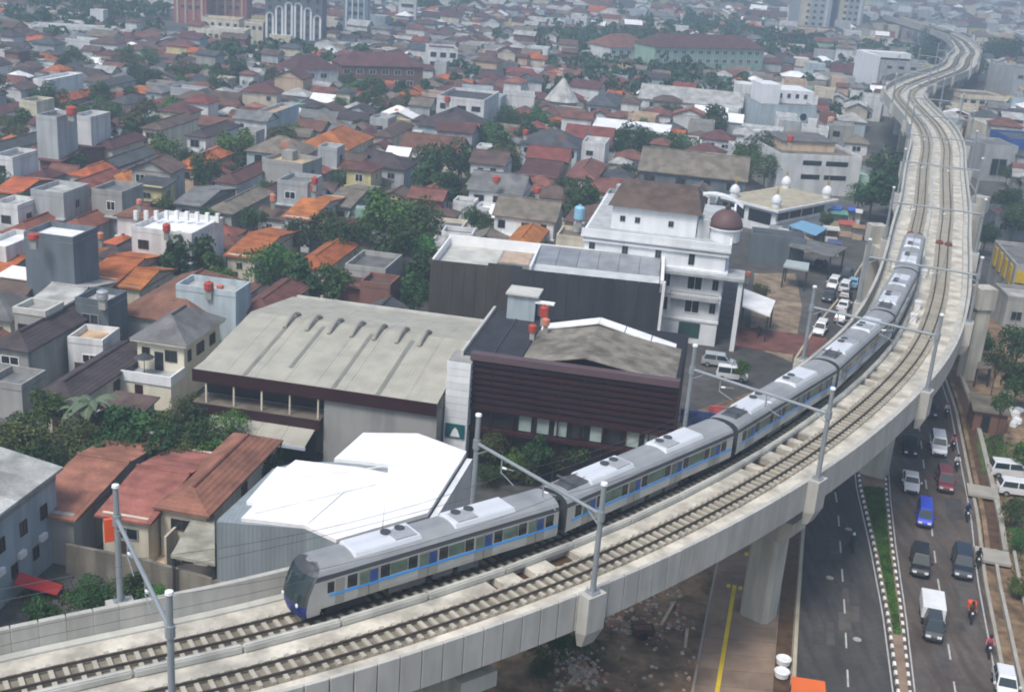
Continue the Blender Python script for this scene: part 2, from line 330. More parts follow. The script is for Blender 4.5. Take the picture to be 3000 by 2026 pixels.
def ang(s): a = cl(s - .6); b = cl(s + .6); return math.atan2(b.y - a.y, b.x - a.x)
def srange(s0, s1, near=1.5):
    out = [s0]
    while out[-1] < s1 - .01: out.append(min(s1, out[-1] + (near if out[-1] < 230 else 4.0)))
    return out
def sweep(prof, s0, s1, name, mt, parent, near=1.5, closed=True, **kw):    # profile of (offset, z) swept along the line
    ss = srange(s0, s1, near); n = len(prof); b = MB(); v = []
    for s in ss: v += [cl(s, o, z) for o, z in prof]
    f = []
    for i in range(len(ss) - 1):
        for k in range(n if closed else n - 1): f.append((i * n + k, (i + 1) * n + k, (i + 1) * n + (k + 1) % n, i * n + (k + 1) % n))
    if closed: f += [tuple(range(n)), tuple(range((len(ss) - 1) * n + n - 1, (len(ss) - 1) * n - 1, -1))]
    b.add(v, f); return b.build(name, mt, parent, **kw)
ZD, ZR, ZP = 12.28, 12.62, 13.6
viaduct = empty('railway_viaduct', (0, 0, 0), 0, 'long curving pale concrete railway viaduct carrying two tracks over the road', 'viaduct')
SE = float(SS[-1]) - 5
# deck in three strips: the middle one has sunken openings
sweep([(-5.2, ZD), (-0.75, ZD), (-0.75, 11.6), (-5.2, 11.6)], 20, SE, 'deck', m_deck, viaduct)
sweep([(0.75, ZD), (5.2, ZD), (5.2, 11.6), (0.75, 11.6)], 20, SE, 'deck', m_deck, viaduct)
def s_of(u, v, z=ZD):
    p = G(u, v, z); d = np.hypot(pts[:, 0] - p.x, pts[:, 1] - p.y); return float(SS[d.argmin()])
holes = []
for (u_, v_, ln) in ((1452, 1707, .7), (1536, 1670, 1.1), (1633, 1632, 2.2), (1688, 1612, 1.0), (2194, 1378, .8), (2228, 1352, 1.5), (2283, 1321, 1.2), (2311, 1301, 1.2), (2349, 1278, 1.4), (2466, 1195, .8), (2531, 1122, 1.5), (2553, 1104, 1.3), (2576, 1086, 1.3), (2611, 1026, 1.2), (2640, 985, 1.2), (2665, 930, 1.0)):
    c = s_of(u_, v_); holes.append((c - ln / 2, c + ln / 2))
holes.sort(); b = MB(); bb = MB(); s = 20.0
def cell(mb, s0, s1, z, zb):
    k = max(1, int((s1 - s0) / 1.5) + 1)
    for i in range(k):
        a = s0 + (s1 - s0) * i / k; c = s0 + (s1 - s0) * (i + 1) / k
        mb.slab([cl(a, .75, z), cl(c, .75, z), cl(c, -.75, z), cl(a, -.75, z)], z - zb)
for h0, h1 in holes:
    if h0 > s + .2: cell(b, s, h0, ZD - .004, 11.65); o_ = MB(); cell(o_, h0, h1, 11.75, 11.62); o_.build('drain_opening', m_mud, viaduct); s = h1
cell(b, s, 420, ZD - .004, 11.65)
b.build('deck_centre', m_deck, viaduct)
sweep([(-.75, ZD), (.75, ZD), (.75, 11.6), (-.75, 11.6)], 420, SE, 'deck_centre', m_deck, viaduct)
# girders
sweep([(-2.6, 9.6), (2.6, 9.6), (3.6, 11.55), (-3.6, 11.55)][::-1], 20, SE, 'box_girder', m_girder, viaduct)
# parapet backing and the single panels hung on it
for sg in (1, -1):
    sweep([(sg * 5.22, 11.15), (sg * 5.40, 11.15), (sg * 5.40, 13.5 + (.3 if sg < 0 else 0)), (sg * 5.22, 13.5 + (.3 if sg < 0 else 0))][::sg], 20, SE, 'parapet_backing', m_pier, viaduct)
PAN = MB().box(-.662, .662, -.16, .10, 11.08, 13.6).mesh('parapet_panel', m_conc); bevel(PAN, .02, 1)
PANL = MB().box(-.692, .692, -.20, .15, 11.08, 13.9).mesh('parapet_panel', m_conc); bevel(PANL, .02, 1)
def panels(off, pitch, s0, s1, me, flip):
    s = s0
    while s < s1: p = cl(s, off); put('parapet_panel', me, viaduct, (p.x, p.y, 0), ang(s)); s += pitch
panels(5.42, 1.34, 40, 190, PAN, 1); panels(-5.40, 1.4, 40, 200, PANL, -1)
sweep([(5.26, 11.08), (5.58, 11.08), (5.58, 13.6), (5.26, 13.6)], 190.6, SE, 'parapet', m_conc, viaduct); sweep([(-5.58, 11.08), (-5.26, 11.08), (-5.26, 13.9), (-5.58, 13.9)], 200.9, SE, 'parapet', m_conc, viaduct)
sweep([(4.55, ZD + .003), (5.16, ZD + .003), (5.16, 12.85), (4.55, 12.85)], 20, SE, 'cable_duct', m_trough, viaduct)
sweep([(-5.16, ZD + .003), (-4.6, ZD + .003), (-4.6, 12.4), (-5.16, 12.4)], 20, SE, 'cable_duct', m_trough, viaduct)
tr = MB().box(-2.96, 2.96, -.2, .2, ZD, ZD + .48).mesh('trough_segment', m_trough); bevel(tr, .08, 2)
s = 40.0
while s < 215: p = cl(s, -.58); put('trough_segment', tr, viaduct, (p.x, p.y, 0), ang(s)); s += 6.0
sweep([(-.78, ZD), (-.38, ZD), (-.38, ZD + .45), (-.78, ZD + .45)], 216, SE, 'trough', m_trough, viaduct)
# pilasters that carry the masts
SP = [67.5, 92.5, 117.5, 142.5, 167.2, 201.4, 237.1, 269.2, 300, 331, 362, 393, 424, 455, 486, 517, 548]
pl = MB()
pl.add([(-.75, -.1, 13.68), (.75, -.1, 13.68), (.75, -1.0, 13.68), (-.75, -1.0, 13.68), (-.75, -.1, 10.9), (.75, -.1, 10.9), (.75, -1.0, 11.2), (-.75, -1.0, 11.2), (-.5, -.1, 9.9), (.5, -.1, 9.9), (.5, -.5, 10.0), (-.5, -.5, 10.0)],
       [(3, 2, 1, 0), (0, 1, 5, 4), (1, 2, 6, 5), (2, 3, 7, 6), (3, 0, 4, 7), (4, 5, 9, 8), (5, 6, 10, 9), (6, 7, 11, 10), (7, 4, 8, 11), (8, 9, 10, 11)])
plm = pl.mesh('mast_bracket', m_conc)
for s in SP:
    for sg in (1, -1): p = cl(s, sg * 5.45); put('mast_bracket', plm, viaduct, (p.x, p.y, 0), ang(s) + (0 if sg > 0 else math.pi))
# piers
def pier(s, off, wd, dp, cap0, cap1, name='pier'):
    p = cl(s); a = ang(s)
    o = MB()
    def ring(z, hw, hd, c, oy): return [(x, y - oy, z) for x, y in ((-hd, -hw + c), (-hd + c, -hw), (hd - c, -hw), (hd, -hw + c), (hd, hw - c), (hd - c, hw), (-hd + c, hw), (-hd, hw - c))]
    v = []
    for z, k in ((-.2, 1.0), (7.6, 1.0), (9.6, 1.0)): v += ring(z, wd / 2 * k, dp / 2 * k, .35, off)
    o.add(v, [(i * 8 + k, i * 8 + (k + 1) % 8, (i + 1) * 8 + (k + 1) % 8, (i + 1) * 8 + k) for i in range(2) for k in range(8)] + [tuple(range(16, 24))])
    pr_ = o.build(name, m_pier, viaduct, loc=(p.x, p.y, 0), rz=a)
    c = MB(); hd = dp / 2 + .12
    prof = [(-cap1, 9.58), (-cap1, 8.5), (-off - wd / 2 - .1, 7.7), (-off + wd / 2 + .1, 7.7), (-cap0, 8.5), (-cap0, 9.58)]
    n = len(prof); c.add([(x, y, z) for x in (-hd, hd) for y, z in prof], [tuple(range(n)), tuple(range(2 * n - 1, n - 1, -1))] + [(i, n + i, n + (i + 1) % n, (i + 1) % n) for i in range(n)])
    c.build('pier_cap', m_pier, pr_)
pier(85.5, .9, 3.4, 2.4, -3.6, 4.6); pier(118.0, 2.7, 2.5, 2.2, -3.4, 4.9); pier(152, .6, 3.0, 2.4, -3.4, 3.9); pier(54, .6, 3.2, 2.4, -3.6, 4.2)
for s in (310, 340, 372, 404, 436, 468, 500, 532, 564, 600, 640, 680): pier(s, 0, 2.8, 2.2, -3.3, 3.3)
# skewed portal bents where the road runs below
def portal(sl, ol, sr, orr):
    a = cl(sl, ol); c = cl(sr, orr); d = c - a; L_ = d.length; an = math.atan2(d.y, d.x)
    o = MB(); o.box(-1.2, 1.2, -1.2, 1.2, 9.6, 12.3); o.box(L_ - 1.2, L_ + 1.2, -1.2, 1.2, 9.6, 12.3); o.box(1.2, L_ - 1.2, -1.1, 1.1, 7.9, 9.58)
    pb = o.build('portal_beam', m_pier, viaduct, loc=(a.x, a.y, 0), rz=an)
    for x in (0, L_): MB().box(x - .9, x + .9, -.95, .95, -.2, 9.62).build('portal_column', m_pier, pb)
portal(217, -7.6, 189, 7.4); portal(257, -3.0, 252, 7.8)
# tracks
def track(off, lab, s_ind, s_far):
    T = empty('railway_track', (0, 0, 0), 0, lab, 'railway track')
    sweep([(off - 1.12, ZD + .004), (off + 1.12, ZD + .004), (off + 1.12, ZD + .03), (off - 1.12, ZD + .03)], 20, SE, 'track_bed', m_bed, T)
    for sg in (-1, 1):
        c = off + sg * .57; sweep([(c - .075, ZD + .2), (c + .075, ZD + .2), (c + .055, ZR), (c - .055, ZR)], 20, SE, 'rail', m_rail, T)
    me = MB().box(-.13, .13, -1.1, 1.1, ZD + .02, ZD + .2).mesh('sleeper', m_sleeper)
    s = 38.0
    while s < s_ind: p = cl(s, off); put('sleeper', me, T, (p.x, p.y, 0), ang(s)); s += .74
    b = MB()
    while s < s_far:
        a = [cl(s - .13, off - 1.1, ZD + .2), cl(s - .13, off + 1.1, ZD + .2), cl(s + .13, off + 1.1, ZD + .2), cl(s + .13, off - 1.1, ZD + .2)]; b.slab(a, .18); s += .74
    if b.v: b.build('sleeper_run', m_sleeper, T, kind='stuff')
track(2.0, 'outer railway track on the viaduct, empty, on the side of the road', 185, 420)
track(-2.1, 'inner railway track on the viaduct, the one the train stands on', 100, 420)
for (off, s_) in ((-2.1, 212.5), (2.0, 209.5)):
    for k in (-.62, .62):
        p = cl(s_ + (k > 0) * -.4, off + k); b = MB().lathe([(.55, 0), (.52, .25), (.34, .42), (.05, .47)], 12)
        b.build('rail_cover', m_rust, loc=(p.x, p.y, ZD + .2), rz=ang(s_), scale=(1.4, 1, 1), cat='cover', group='rust-brown covers on the rails behind the train',
                label=f"rust-brown domed cover on the {'left' if k < 0 else 'right'} rail of the {'inner' if off < 0 else 'outer'} track behind the train")
for i, (u_, v_, lab) in enumerate(((2703, 812, 'white cabinet beside the last but one train carriage, farthest of three'), (2686, 905, 'low white cabinet between the tracks, middle of three'), (2674, 943, 'white cabinet between the tracks, nearest of three'))):
    p = G(u_, v_, ZD); s_ = s_of(u_, v_); b = MB().box(-.5, .5, -.35, .35, 0, .9); b.box(-.54, .54, -.39, .39, .9, .97); o = b.build('signal_cabinet', m_white, loc=(p.x, p.y, ZD), rz=ang(s_), label=lab, cat='cabinet', group='white cabinets between the tracks')
    MB().box(-.42, .42, -.37, -.352, .12, .8).build('door', m_whitewall, o)
# catenary portals, brackets and wires
def gantry(i, s):
    a = ang(s); p = cl(s); nm = ['nearest, left of the train front', 'second nearest, over the join of the first two carriages', 'third nearest, over the third carriage', 'fourth nearest, over the fourth carriage', 'fifth nearest, over the last two carriages', 'just behind the end of the train'][i] if i < 6 else f"{['second', 'third', 'fourth', 'fifth', 'sixth', 'seventh', 'eighth', 'ninth', 'tenth', 'eleventh', 'twelfth'][i - 6]} beyond the end of the train"
    T = empty('catenary_gantry', (p.x, p.y, 0), a, 'overhead line gantry across both tracks, ' + nm, 'gantry', 'overhead line gantries along the viaduct')
    for sg in (1, -1):
        o = -sg * 5.95
        pl = MB().lathe([(.19, 13.0), (.16, 21.0)], 10, (0, o)).build('mast', m_galv, T, smooth=False)
        b = MB(); b.box(-.35, .35, o - .35, o + .35, 13.66, 13.78)
        for q in range(4): b.tube([(.26 * (1 - 2 * (q & 1)), o + .26 * (1 - (q & 2)), 13.78), (.26 * (1 - 2 * (q & 1)), o + .26 * (1 - (q & 2)), 14.0)], .03, 5)
        b.build('base_plate', m_galv, pl)
        MB().lathe([(.22, 20.95), (.2, 21.1), (.02, 21.16)], 10, (0, o)).build('mast_cap', m_white, pl)
        MB().lathe([(.25, 18.6), (.25, 19.25)], 10, (0, o)).build('clamp', m_galv, pl)
    MB().tube([(0, -5.95, 19.0), (0, 5.95, 19.0)], .12, 10).build('cross_beam', m_galv, T)
    b = MB(); b.tube([(0, -5.9, 18.2), (0, -4.6, 19.0)], .05, 6); b.tube([(0, 5.9, 18.2), (0, 4.6, 19.0)], .05, 6); b.build('brace', m_galv, T)
    for o in (2.1, -2.0):
        b = MB(); b.tube([(0, o + 1.2, 19.0), (0, o + 1.2, 17.9)], .05, 6); b.tube([(0, o + 1.2, 18.3), (0, o, 18.55)], .035, 6); b.tube([(0, o + 1.2, 17.95), (0, o - .1, 17.55)], .03, 6); b.build('bracket', m_galv, T)
        b = MB(); b.tube([(0, o + 1.05, 18.33), (0, o + .7, 18.4)], .075, 8); b.build('insulator', m_white, T)
for i, s in enumerate(SP): gantry(i, s)
MB().box(-.35, .35, -.1, .1, 16.8, 18.2).build('sign_plate', mat('orange_plastic', (0.75, 0.10, 0.03), 0.5, var=0.05, rand=0.1), loc=(*cl(67.2, -6.2).xy, 0.75), rz=ang(67), label='orange-red plate fixed to the mast nearest the left edge', cat='plate')
for o in (-2.1, 2.0):
    b = MB()
    for i in range(len(SP) - 1):
        s0, s1 = SP[i], SP[i + 1]; n = 10
        b.tube([cl(s0 + (s1 - s0) * k / n, o, 18.5 - .5 * 4 * (k / n) * (1 - k / n)) for k in range(n + 1)], .016, 4); b.tube([cl(s0 + (s1 - s0) * k / n, o, 17.55) for k in range(n + 1)], .016, 4)
    b.tube([cl(20 + 4.75 * k, o, 17.55) for k in range(11)], .016, 4); b.tube([cl(20 + 4.75 * k, o, 18.2) for k in range(11)], .016, 4)
    b.build('overhead_wire', m_wire, label='thin overhead line above the %s track' % ('inner' if o < 0 else 'outer'), cat='wire')

# ------------------------------------------------------------------ train
m_side = mat('train_side', (0.50, 0.50, 0.48), 0.4, 0.25, var=0.05, stain=0.12); m_troof = mat('train_roof', (0.30, 0.31, 0.32), 0.55, 0.1, var=0.08, stain=0.1)
m_gut = mat('train_gutter', (0.055, 0.06, 0.07), 0.5, var=0); m_blue = mat('train_blue', (0.04, 0.32, 0.80), 0.4, var=0); m_navy = mat('train_navy', (0.012, 0.025, 0.15), 0.35, var=0)
m_acu = mat('air_unit_metal', (0.74, 0.76, 0.79), 0.3, 0.25, var=0.04); m_door = mat('train_door', (0.33, 0.32, 0.29), 0.45, 0.3, var=0.05); m_green = mat('green_glass', (0.10, 0.15, 0.115), 0.12, var=0.3, scale=1.0, spec=0.6)
m_dblue = mat('blue_door_glass', (0.03, 0.07, 0.22), 0.15, var=0.3); m_under = mat('underframe', (0.03, 0.03, 0.03), 0.8, var=0.2)
m_wshield = mat('windscreen_glass', (0.015, 0.03, 0.035), 0.08, var=0, spec=0.7)
HP = [(1.36, .95, 0), (1.42, 1.25, 0), (1.42, 2.78, 0), (1.37, 3.06, 1), (1.22, 3.28, 2), (.85, 3.47, 2), (.42, 3.56, 2), (0, 3.58, 2)]
def body(x0, x1, shear=None):
    b = MB(); P = [(-y, z) for y, z, _ in HP] + [(y, z) for y, z, _ in HP[-2::-1]]; n = len(P); fm = [HP[i + 1][2] if i + 1 < len(HP) else 0 for i in range(len(HP) - 1)]; fm = fm + fm[::-1]
    b.v = [(x0, y, z) for y, z in P] + [(x1, y, z) for y, z in P]
    for k in range(n - 1): b.f.append((k, k + 1, n + k + 1, n + k)); b.m.append(fm[k])
    b.f.append((n - 1, 0, n, 2 * n - 1)); b.m.append(1)
    b.f += [tuple(range(n - 1, -1, -1)), tuple(range(n, 2 * n))]; b.m += [1, 1]
    return b
TRAIN = empty('passenger_train', (*cl(136, -2.1).xy, ZR), ang(136), 'silver six-carriage passenger train with a blue stripe, crossing the curved viaduct', 'train'); bpy.context.view_layer.update(); TINV = TRAIN.matrix_world.inverted()
ACB = MB(); ACB.box(-2.4, 2.4, -1.02, 1.02, 3.36, 3.70, top=(.1, .16)); ACB = ACB.mesh('air_conditioner', m_acu); bevel(ACB, .05, 2)
FAN = MB().lathe([(.33, 3.72), (.33, 3.79), (.27, 3.795), (.05, 3.76)], 14).mesh('fan', m_gut)
GRI = MB().box(-.75, .75, -.62, .62, 3.70, 3.765).mesh('vent_grille', mat('grille', (0.42, 0.43, 0.44), 0.5, 0.3, var=0.2, scale=8))
def side_box(w_, z0, z1, d): return MB().box(-w_ / 2, w_ / 2, -1.42 - d, -1.40, z0, z1)
WLONG = side_box(2.05, 1.88, 2.66, .012).mesh('window', m_green); WPOC = side_box(.66, 1.86, 2.68, .014).mesh('window', m_glass)
dr = side_box(1.42, 1.0, 2.74, .012); dr.box(-.62, -.06, -1.442, -1.43, 1.75, 2.62, 3); dr.box(.06, .62, -1.442, -1.43, 1.75, 2.62, 1); dr.box(-.02, .02, -1.44, -1.43, 1.0, 2.74, 2); DOOR = dr.mesh('door', [m_door, m_dblue, m_gut, m_green])
BOG = MB(); BOG.box(-1.3, 1.3, -1.05, 1.05, .25, .75)
for x in (-.95, .95):
    for y_ in (-.62, .52): BOG.tube([(x, y_, .42), (x, y_ + .1, .42)], .42, 14)
BOG = BOG.mesh('bogie', m_under)
UND = MB(); UND.box(-3.4, -.8, -1.2, 1.2, .42, .95); UND.box(-.3, 1.2, -1.25, 1.25, .5, .95); UND.box(1.7, 3.3, -1.15, 1.15, .38, .95); UND = UND.mesh('underfloor_box', mat('equipment_grey', (0.12, 0.12, 0.12), 0.7, var=0.2))
gs = [76.4, 96.0, 116.3, 136.5, 156.6, 176.7, 196.7]
for ci in range(6):
    s0, s1 = gs[ci] + (.0 if ci == 0 else .28), gs[ci + 1] - .28
    a = cl(s0, -2.1, ZR); c = cl(s1, -2.1, ZR); d = c - a; L_ = d.length; an = math.atan2(d.y, d.x)
    mw = TINV @ (Matrix.Translation(a) @ Matrix.Rotation(an, 4, 'Z'))
    x0 = 1.35 if ci == 0 else 0.0
    b = body(x0, L_)
    if ci == 0:                                    # raked, rounded nose
        zz = [.5, .75, .95, 1.3, 1.6, 2.0, 2.4, 2.78, 3.06, 3.28, 3.47, 3.56]
        hwz = lambda z: float(np.interp(z, [.5, .95, 1.25, 2.78, 3.06, 3.28, 3.47, 3.56], [1.22, 1.36, 1.42, 1.42, 1.37, 1.22, .85, .42])); xf = lambda z: float(np.interp(z, [.5, 1.0, 1.4, 2.0, 2.8, 3.3, 3.56], [.12, -.02, 0, .14, .5, .86, 1.12]))
        nx = 11; rows = []
        for z in zz:
            h = hwz(z); rows.append([(xf(z) + .42 * abs(k) ** 2.6, k * h, z) for k in np.linspace(-1, 1, nx)])
        for i in range(len(zz) - 1):
            mi = 3 if zz[i] < 1.25 else 1
            for k in range(nx - 1): b.add([rows[i][k], rows[i][k + 1], rows[i + 1][k + 1], rows[i + 1][k]], [(3, 2, 1, 0)], mi)
            for k, sg in ((0, 0), (nx - 1, 1)):
                p, q = rows[i][k], rows[i + 1][k]; b.add([p, q, (1.36, q[1], q[2]), (1.36, p[1], p[2])], [(0, 1, 2, 3)], 0 if zz[i] < 2.7 else (1 if zz[i] < 3 else 2))
        r_ = rows[-1]; b.add(r_ + [(1.36, r_[-1][1], 3.57), (1.36, r_[0][1], 3.57)], [tuple(range(nx + 2))], 2)
    car_ = put('carriage', b.mesh('carriage', [m_side, m_gut, m_troof, m_navy]), TRAIN); car_.matrix_local = mw
    if ci == 0:
        wsb = MB()
        zz2 = [1.38, 1.6, 2.0, 2.4, 2.78, 3.06]
        R2 = []
        for z in zz2:
            h = hwz(z) * .9; R2.append([(xf(z) + .42 * abs(k * .9) ** 2.6 - .02, k * h, z) for k in np.linspace(-1, 1, nx)])
        for i in range(5):
            for k in range(nx - 1): wsb.add([R2[i][k], R2[i][k + 1], R2[i + 1][k + 1], R2[i + 1][k]], [(3, 2, 1, 0)])
        wsb.build('windscreen', m_wshield, car_)
        for sg in (-1, 1):
            MB().lathe([(.13, -.03), (.13, .03), (.02, .05)], 10).build('headlight', m_lamp, car_, loc=(.05, sg * .85, 1.3)).rotation_euler = (0, -math.pi / 2, 0)
        for sg in (-1, 1):
            rz = 0 if sg < 0 else math.pi
            MB().box(-.22, .22, -1.435, -1.40, 1.9, 2.6).build('window', m_glass, car_, loc=(1.95, 0, 0), rz=rz); MB().box(-.3, .3, -1.437, -1.40, 1.05, 2.7).build('door', m_door, car_, loc=(2.55, 0, 0), rz=rz)
    dcs = [4.5, 8.7, 12.9, 17.1] if ci == 0 else [2.3, 7.25, 12.2, 17.1]
    for sg in (-1, 1):
        rz = 0 if sg < 0 else math.pi
        for i, x in enumerate(dcs):
            put('door', DOOR, car_, (x, 0, 0), rz)
            for dx in (-1.12, 1.12):
                if x + dx > x0 + 1.2 or ci: put('window', WPOC, car_, (x + dx, 0, 0), rz)
            if i < 3: put('window', WLONG, car_, ((x + dcs[i + 1]) / 2, 0, 0), rz, ((dcs[i + 1] - x - 3.0) / 2.05, 1, 1))
        sb = MB(); sb.box(x0 + .5, L_ - .05, -1.45, -1.42, 1.66, 1.80); sb.build('stripe', m_blue, car_, rz=rz, loc=(0 if sg < 0 else x0 + .45 + L_, 0, 0))
    for x, fl in ((L_ * .27 + (1.0 if ci == 0 else 0), 1), (L_ * .70, -1)):
        ac = put('air_conditioner', ACB, car_, (x, 0, 0))
        for k in (.5, 1.5): put('fan', FAN, car_, (x + fl * (k), .32 * (1 if k < 1 else 1), .02))
        put('vent_grille', GRI, car_, (x + fl * 1.3, -.2, 0))
    if ci in (1, 2, 3, 4):
        b = MB()
        for y_ in (-.5, .5): b.tube([(.9, y_, 3.6), (1.2, y_, 3.75), (2.9, y_ * .7, 3.82), (1.3, y_ * .8, 3.95)], .035, 6)
        b.box(.8, 3.0, -.65, .65, 3.52, 3.62); b.box(1.2, 1.35, -.8, .8, 3.93, 4.0); b.build('pantograph', mat('dark_grey_metal', (0.13, 0.135, 0.14), 0.5, 0.4, var=0.2, scale=3), car_)
    for x in (3.2, L_ - 2.9): put('bogie', BOG, car_, (x, 0, 0))
    put('underfloor_box', UND, car_, (L_ / 2, 0, 0))
    if ci < 5: MB().box(L_ - .02, L_ + .6, -.72, .72, 1.0, 3.2).build('gangway', m_under, car_)

# ------------------------------------------------------------------ vehicles
def paint(name, c): return mat('paint_' + name, c, 0.25, 0.1, var=0.03, spec=0.6)
CARP = dict(  # L, W, H, bonnet length, cabin rear overhang, belt height, windscreen rake, rear rake
    sedan=(4.4, 1.72, 1.46, 1.05, .75, .92, .75, .6), mpv=(4.5, 1.74, 1.74, .95, .08, 1.02, .75, .3), suv=(4.6, 1.8, 1.82, 1.05, .06, 1.08, .6, .25), van=(3.9, 1.58, 1.86, .35, .04, 1.02, .5, .12), hatch=(3.8, 1.68, 1.52, .85, .1, .94, .75, .45))
def car(kind, pm, loc, a, label, cat='car', group=None, roofm=None):
    L_, W_, H_, bon, rear, belt, rk, rr = CARP[kind]
    T = empty(cat.replace(' ', '_'), loc, a, label, cat, group); hw = W_ / 2; x1 = L_ / 2; x0 = -x1
    b = MB(); prof = [(x0, .32), (x0 - .02, .62), (x0 + .04, belt), (x1 - bon - rk * .2, belt), (x1 - .25, belt - .16), (x1, .62), (x1 - .02, .32)]
    n = len(prof); ins = [.10, 0, .07, .07, .12, .14, .14]
    b.add([(x, -hw + ins[i], z) for i, (x, z) in enumerate(prof)] + [(x, hw - ins[i], z) for i, (x, z) in enumerate(prof)], [tuple(range(n)), tuple(range(2 * n - 1, n - 1, -1))] + [(i, n + i, n + (i + 1) % n, (i + 1) % n) for i in range(n)])
    bo = b.build('body', pm, T); bevel(bo.data, .06, 2)
    ca, cb = x1 - bon, x0 + rear; c = MB(); t = .16
    c.add([(cb, -hw + .08, belt - .03), (ca, -hw + .08, belt - .03), (ca, hw - .08, belt - .03), (cb, hw - .08, belt - .03), (cb + rr, -hw + .08 + t, H_), (ca - rk, -hw + .08 + t, H_), (ca - rk, hw - .08 - t, H_), (cb + rr, hw - .08 - t, H_)], [(4, 5, 6, 7), (0, 1, 5, 4), (1, 2, 6, 5), (2, 3, 7, 6), (3, 0, 4, 7)])
    ro = c.build('cabin', roofm or pm, T); bevel(ro.data, .05, 1)
    def glass(nm, q, mt=m_wshield): g_ = MB(); g_.quad(*q); return g_.build(nm, mt, T)
    def lerp(z): k = (z - belt) / (H_ - belt); return k
    z0, z1 = belt + .04, H_ - .12; k0, k1 = lerp(z0), lerp(z1); e = .012
    yi = lambda k: hw - .08 - t * k
    glass('windscreen', [(ca - rk * k0 + e, -yi(k0) + .08, z0), (ca - rk * k0 + e, yi(k0) - .08, z0), (ca - rk * k1 + e, yi(k1) - .08, z1), (ca - rk * k1 + e, -yi(k1) + .08, z1)])
    glass('rear_window', [(cb + rr * k0 - e, yi(k0) - .1, z0 + .05), (cb + rr * k0 - e, -yi(k0) + .1, z0 + .05), (cb + rr * k1 - e, -yi(k1) + .1, z1), (cb + rr * k1 - e, yi(k1) - .1, z1)])
    mid = (ca + cb) / 2
    for sg in (-1, 1):
        for xa, xb in ((cb + .18, mid - .05), (mid + .05, ca - .12)):
            f = lambda x, k: (np.clip(x, cb + rr * k + .1, ca - rk * k - .1), sg * (yi(k) + e), z0 if k == k0 else z1)
            q = [f(xa, k0), f(xb, k0), f(xb, k1), f(xa, k1)]; glass('side_window', q if sg < 0 else q[::-1])
    wm = MB().tube([(0, -.1, 0), (0, .1, 0)], .32, 14).mesh('wheel', m_tyre); rm = MB().tube([(0, -.105, 0), (0, .105, 0)], .18, 10).mesh('rim', m_galv)
    for x in (x1 - .78, x0 + .78):
        for sg in (-1, 1): w_ = put('wheel', wm, T, (x, sg * (hw - .12), .32)); put('rim', rm, w_)
    for sg in (-1, 1):
        MB().box(x1 - .1, x1 + .015, sg * (hw - .38) - .16, sg * (hw - .38) + .16, .6, .76).build('headlight', m_lamp, T)
        MB().box(x0 - .03, x0 + .05, sg * (hw - .22) - .1, sg * (hw - .22) + .1, .65, .85).build('tail_light', mat('tail_red', (0.35, 0.01, 0.01), 0.3, var=0), T)
        MB().box(ca - .35, ca - .2, sg * (hw + .06) - .09, sg * (hw + .06) + .09, belt, belt + .14).build('mirror', pm, T)
    MB().box(x1 - .04, x1 + .02, -.55, .55, .38, .56).build('grille', m_under, T)
    return T
P_ = dict(black=paint('black', (.012, .013, .015)), navy=paint('navy', (.02, .028, .045)), white=paint('white', (.74, .75, .76)), maroon=paint('maroon', (.16, .025, .035)), blue=paint('blue', (.025, .06, .50)), silver=paint('silver', (.42, .44, .46)), sky=paint('sky_blue', (.20, .42, .58)), charcoal=paint('charcoal', (.045, .05, .055)))
def hd(e, y): return math.atan2(1.0, e(y + 2) / 2 - e(y - 2) / 2 if False else (e(y + 2) - e(y - 2)) / 4)
def on(u_, v_): return G(u_, v_, 0.012)
G1 = 'vehicles coming down the right carriageway'
for kind, c_, u_, v_, lab, cat in (
    ('mpv', 'black', 2692, 1662, 'black people carrier with a teal windscreen, beside the grass median', 'car'),
    ('suv', 'navy', 2815, 1668, 'dark navy sport utility car beside a motorcyclist', 'car'),
    ('van', 'blue', 2705, 1525, 'bright blue minibus van in the middle of the right carriageway', 'van'),
    ('sedan', 'white', 2666, 1425, 'white saloon car behind the blue van, next to the maroon one', 'car'),
    ('mpv', 'maroon', 2765, 1422, 'maroon people carrier on the right carriageway', 'car'),
    ('suv', 'white', 2746, 1318, 'white sport utility car beside the ditch, behind the maroon one', 'car'),
    ('sedan', 'navy', 2663, 1320, 'dark blue saloon car close to the viaduct pier', 'car'),
    ('hatch', 'charcoal', 2723, 1212, 'dark hatchback just coming out from under the viaduct', 'car'),
    ('hatch', 'white', 2940, 2022, 'white car cut off at the bottom corner of the picture', 'car')):
    p = on(u_, v_); car(kind, P_[c_], (p.x, p.y, .012), hd(eD, p.y) + math.pi, lab, cat, G1, None)
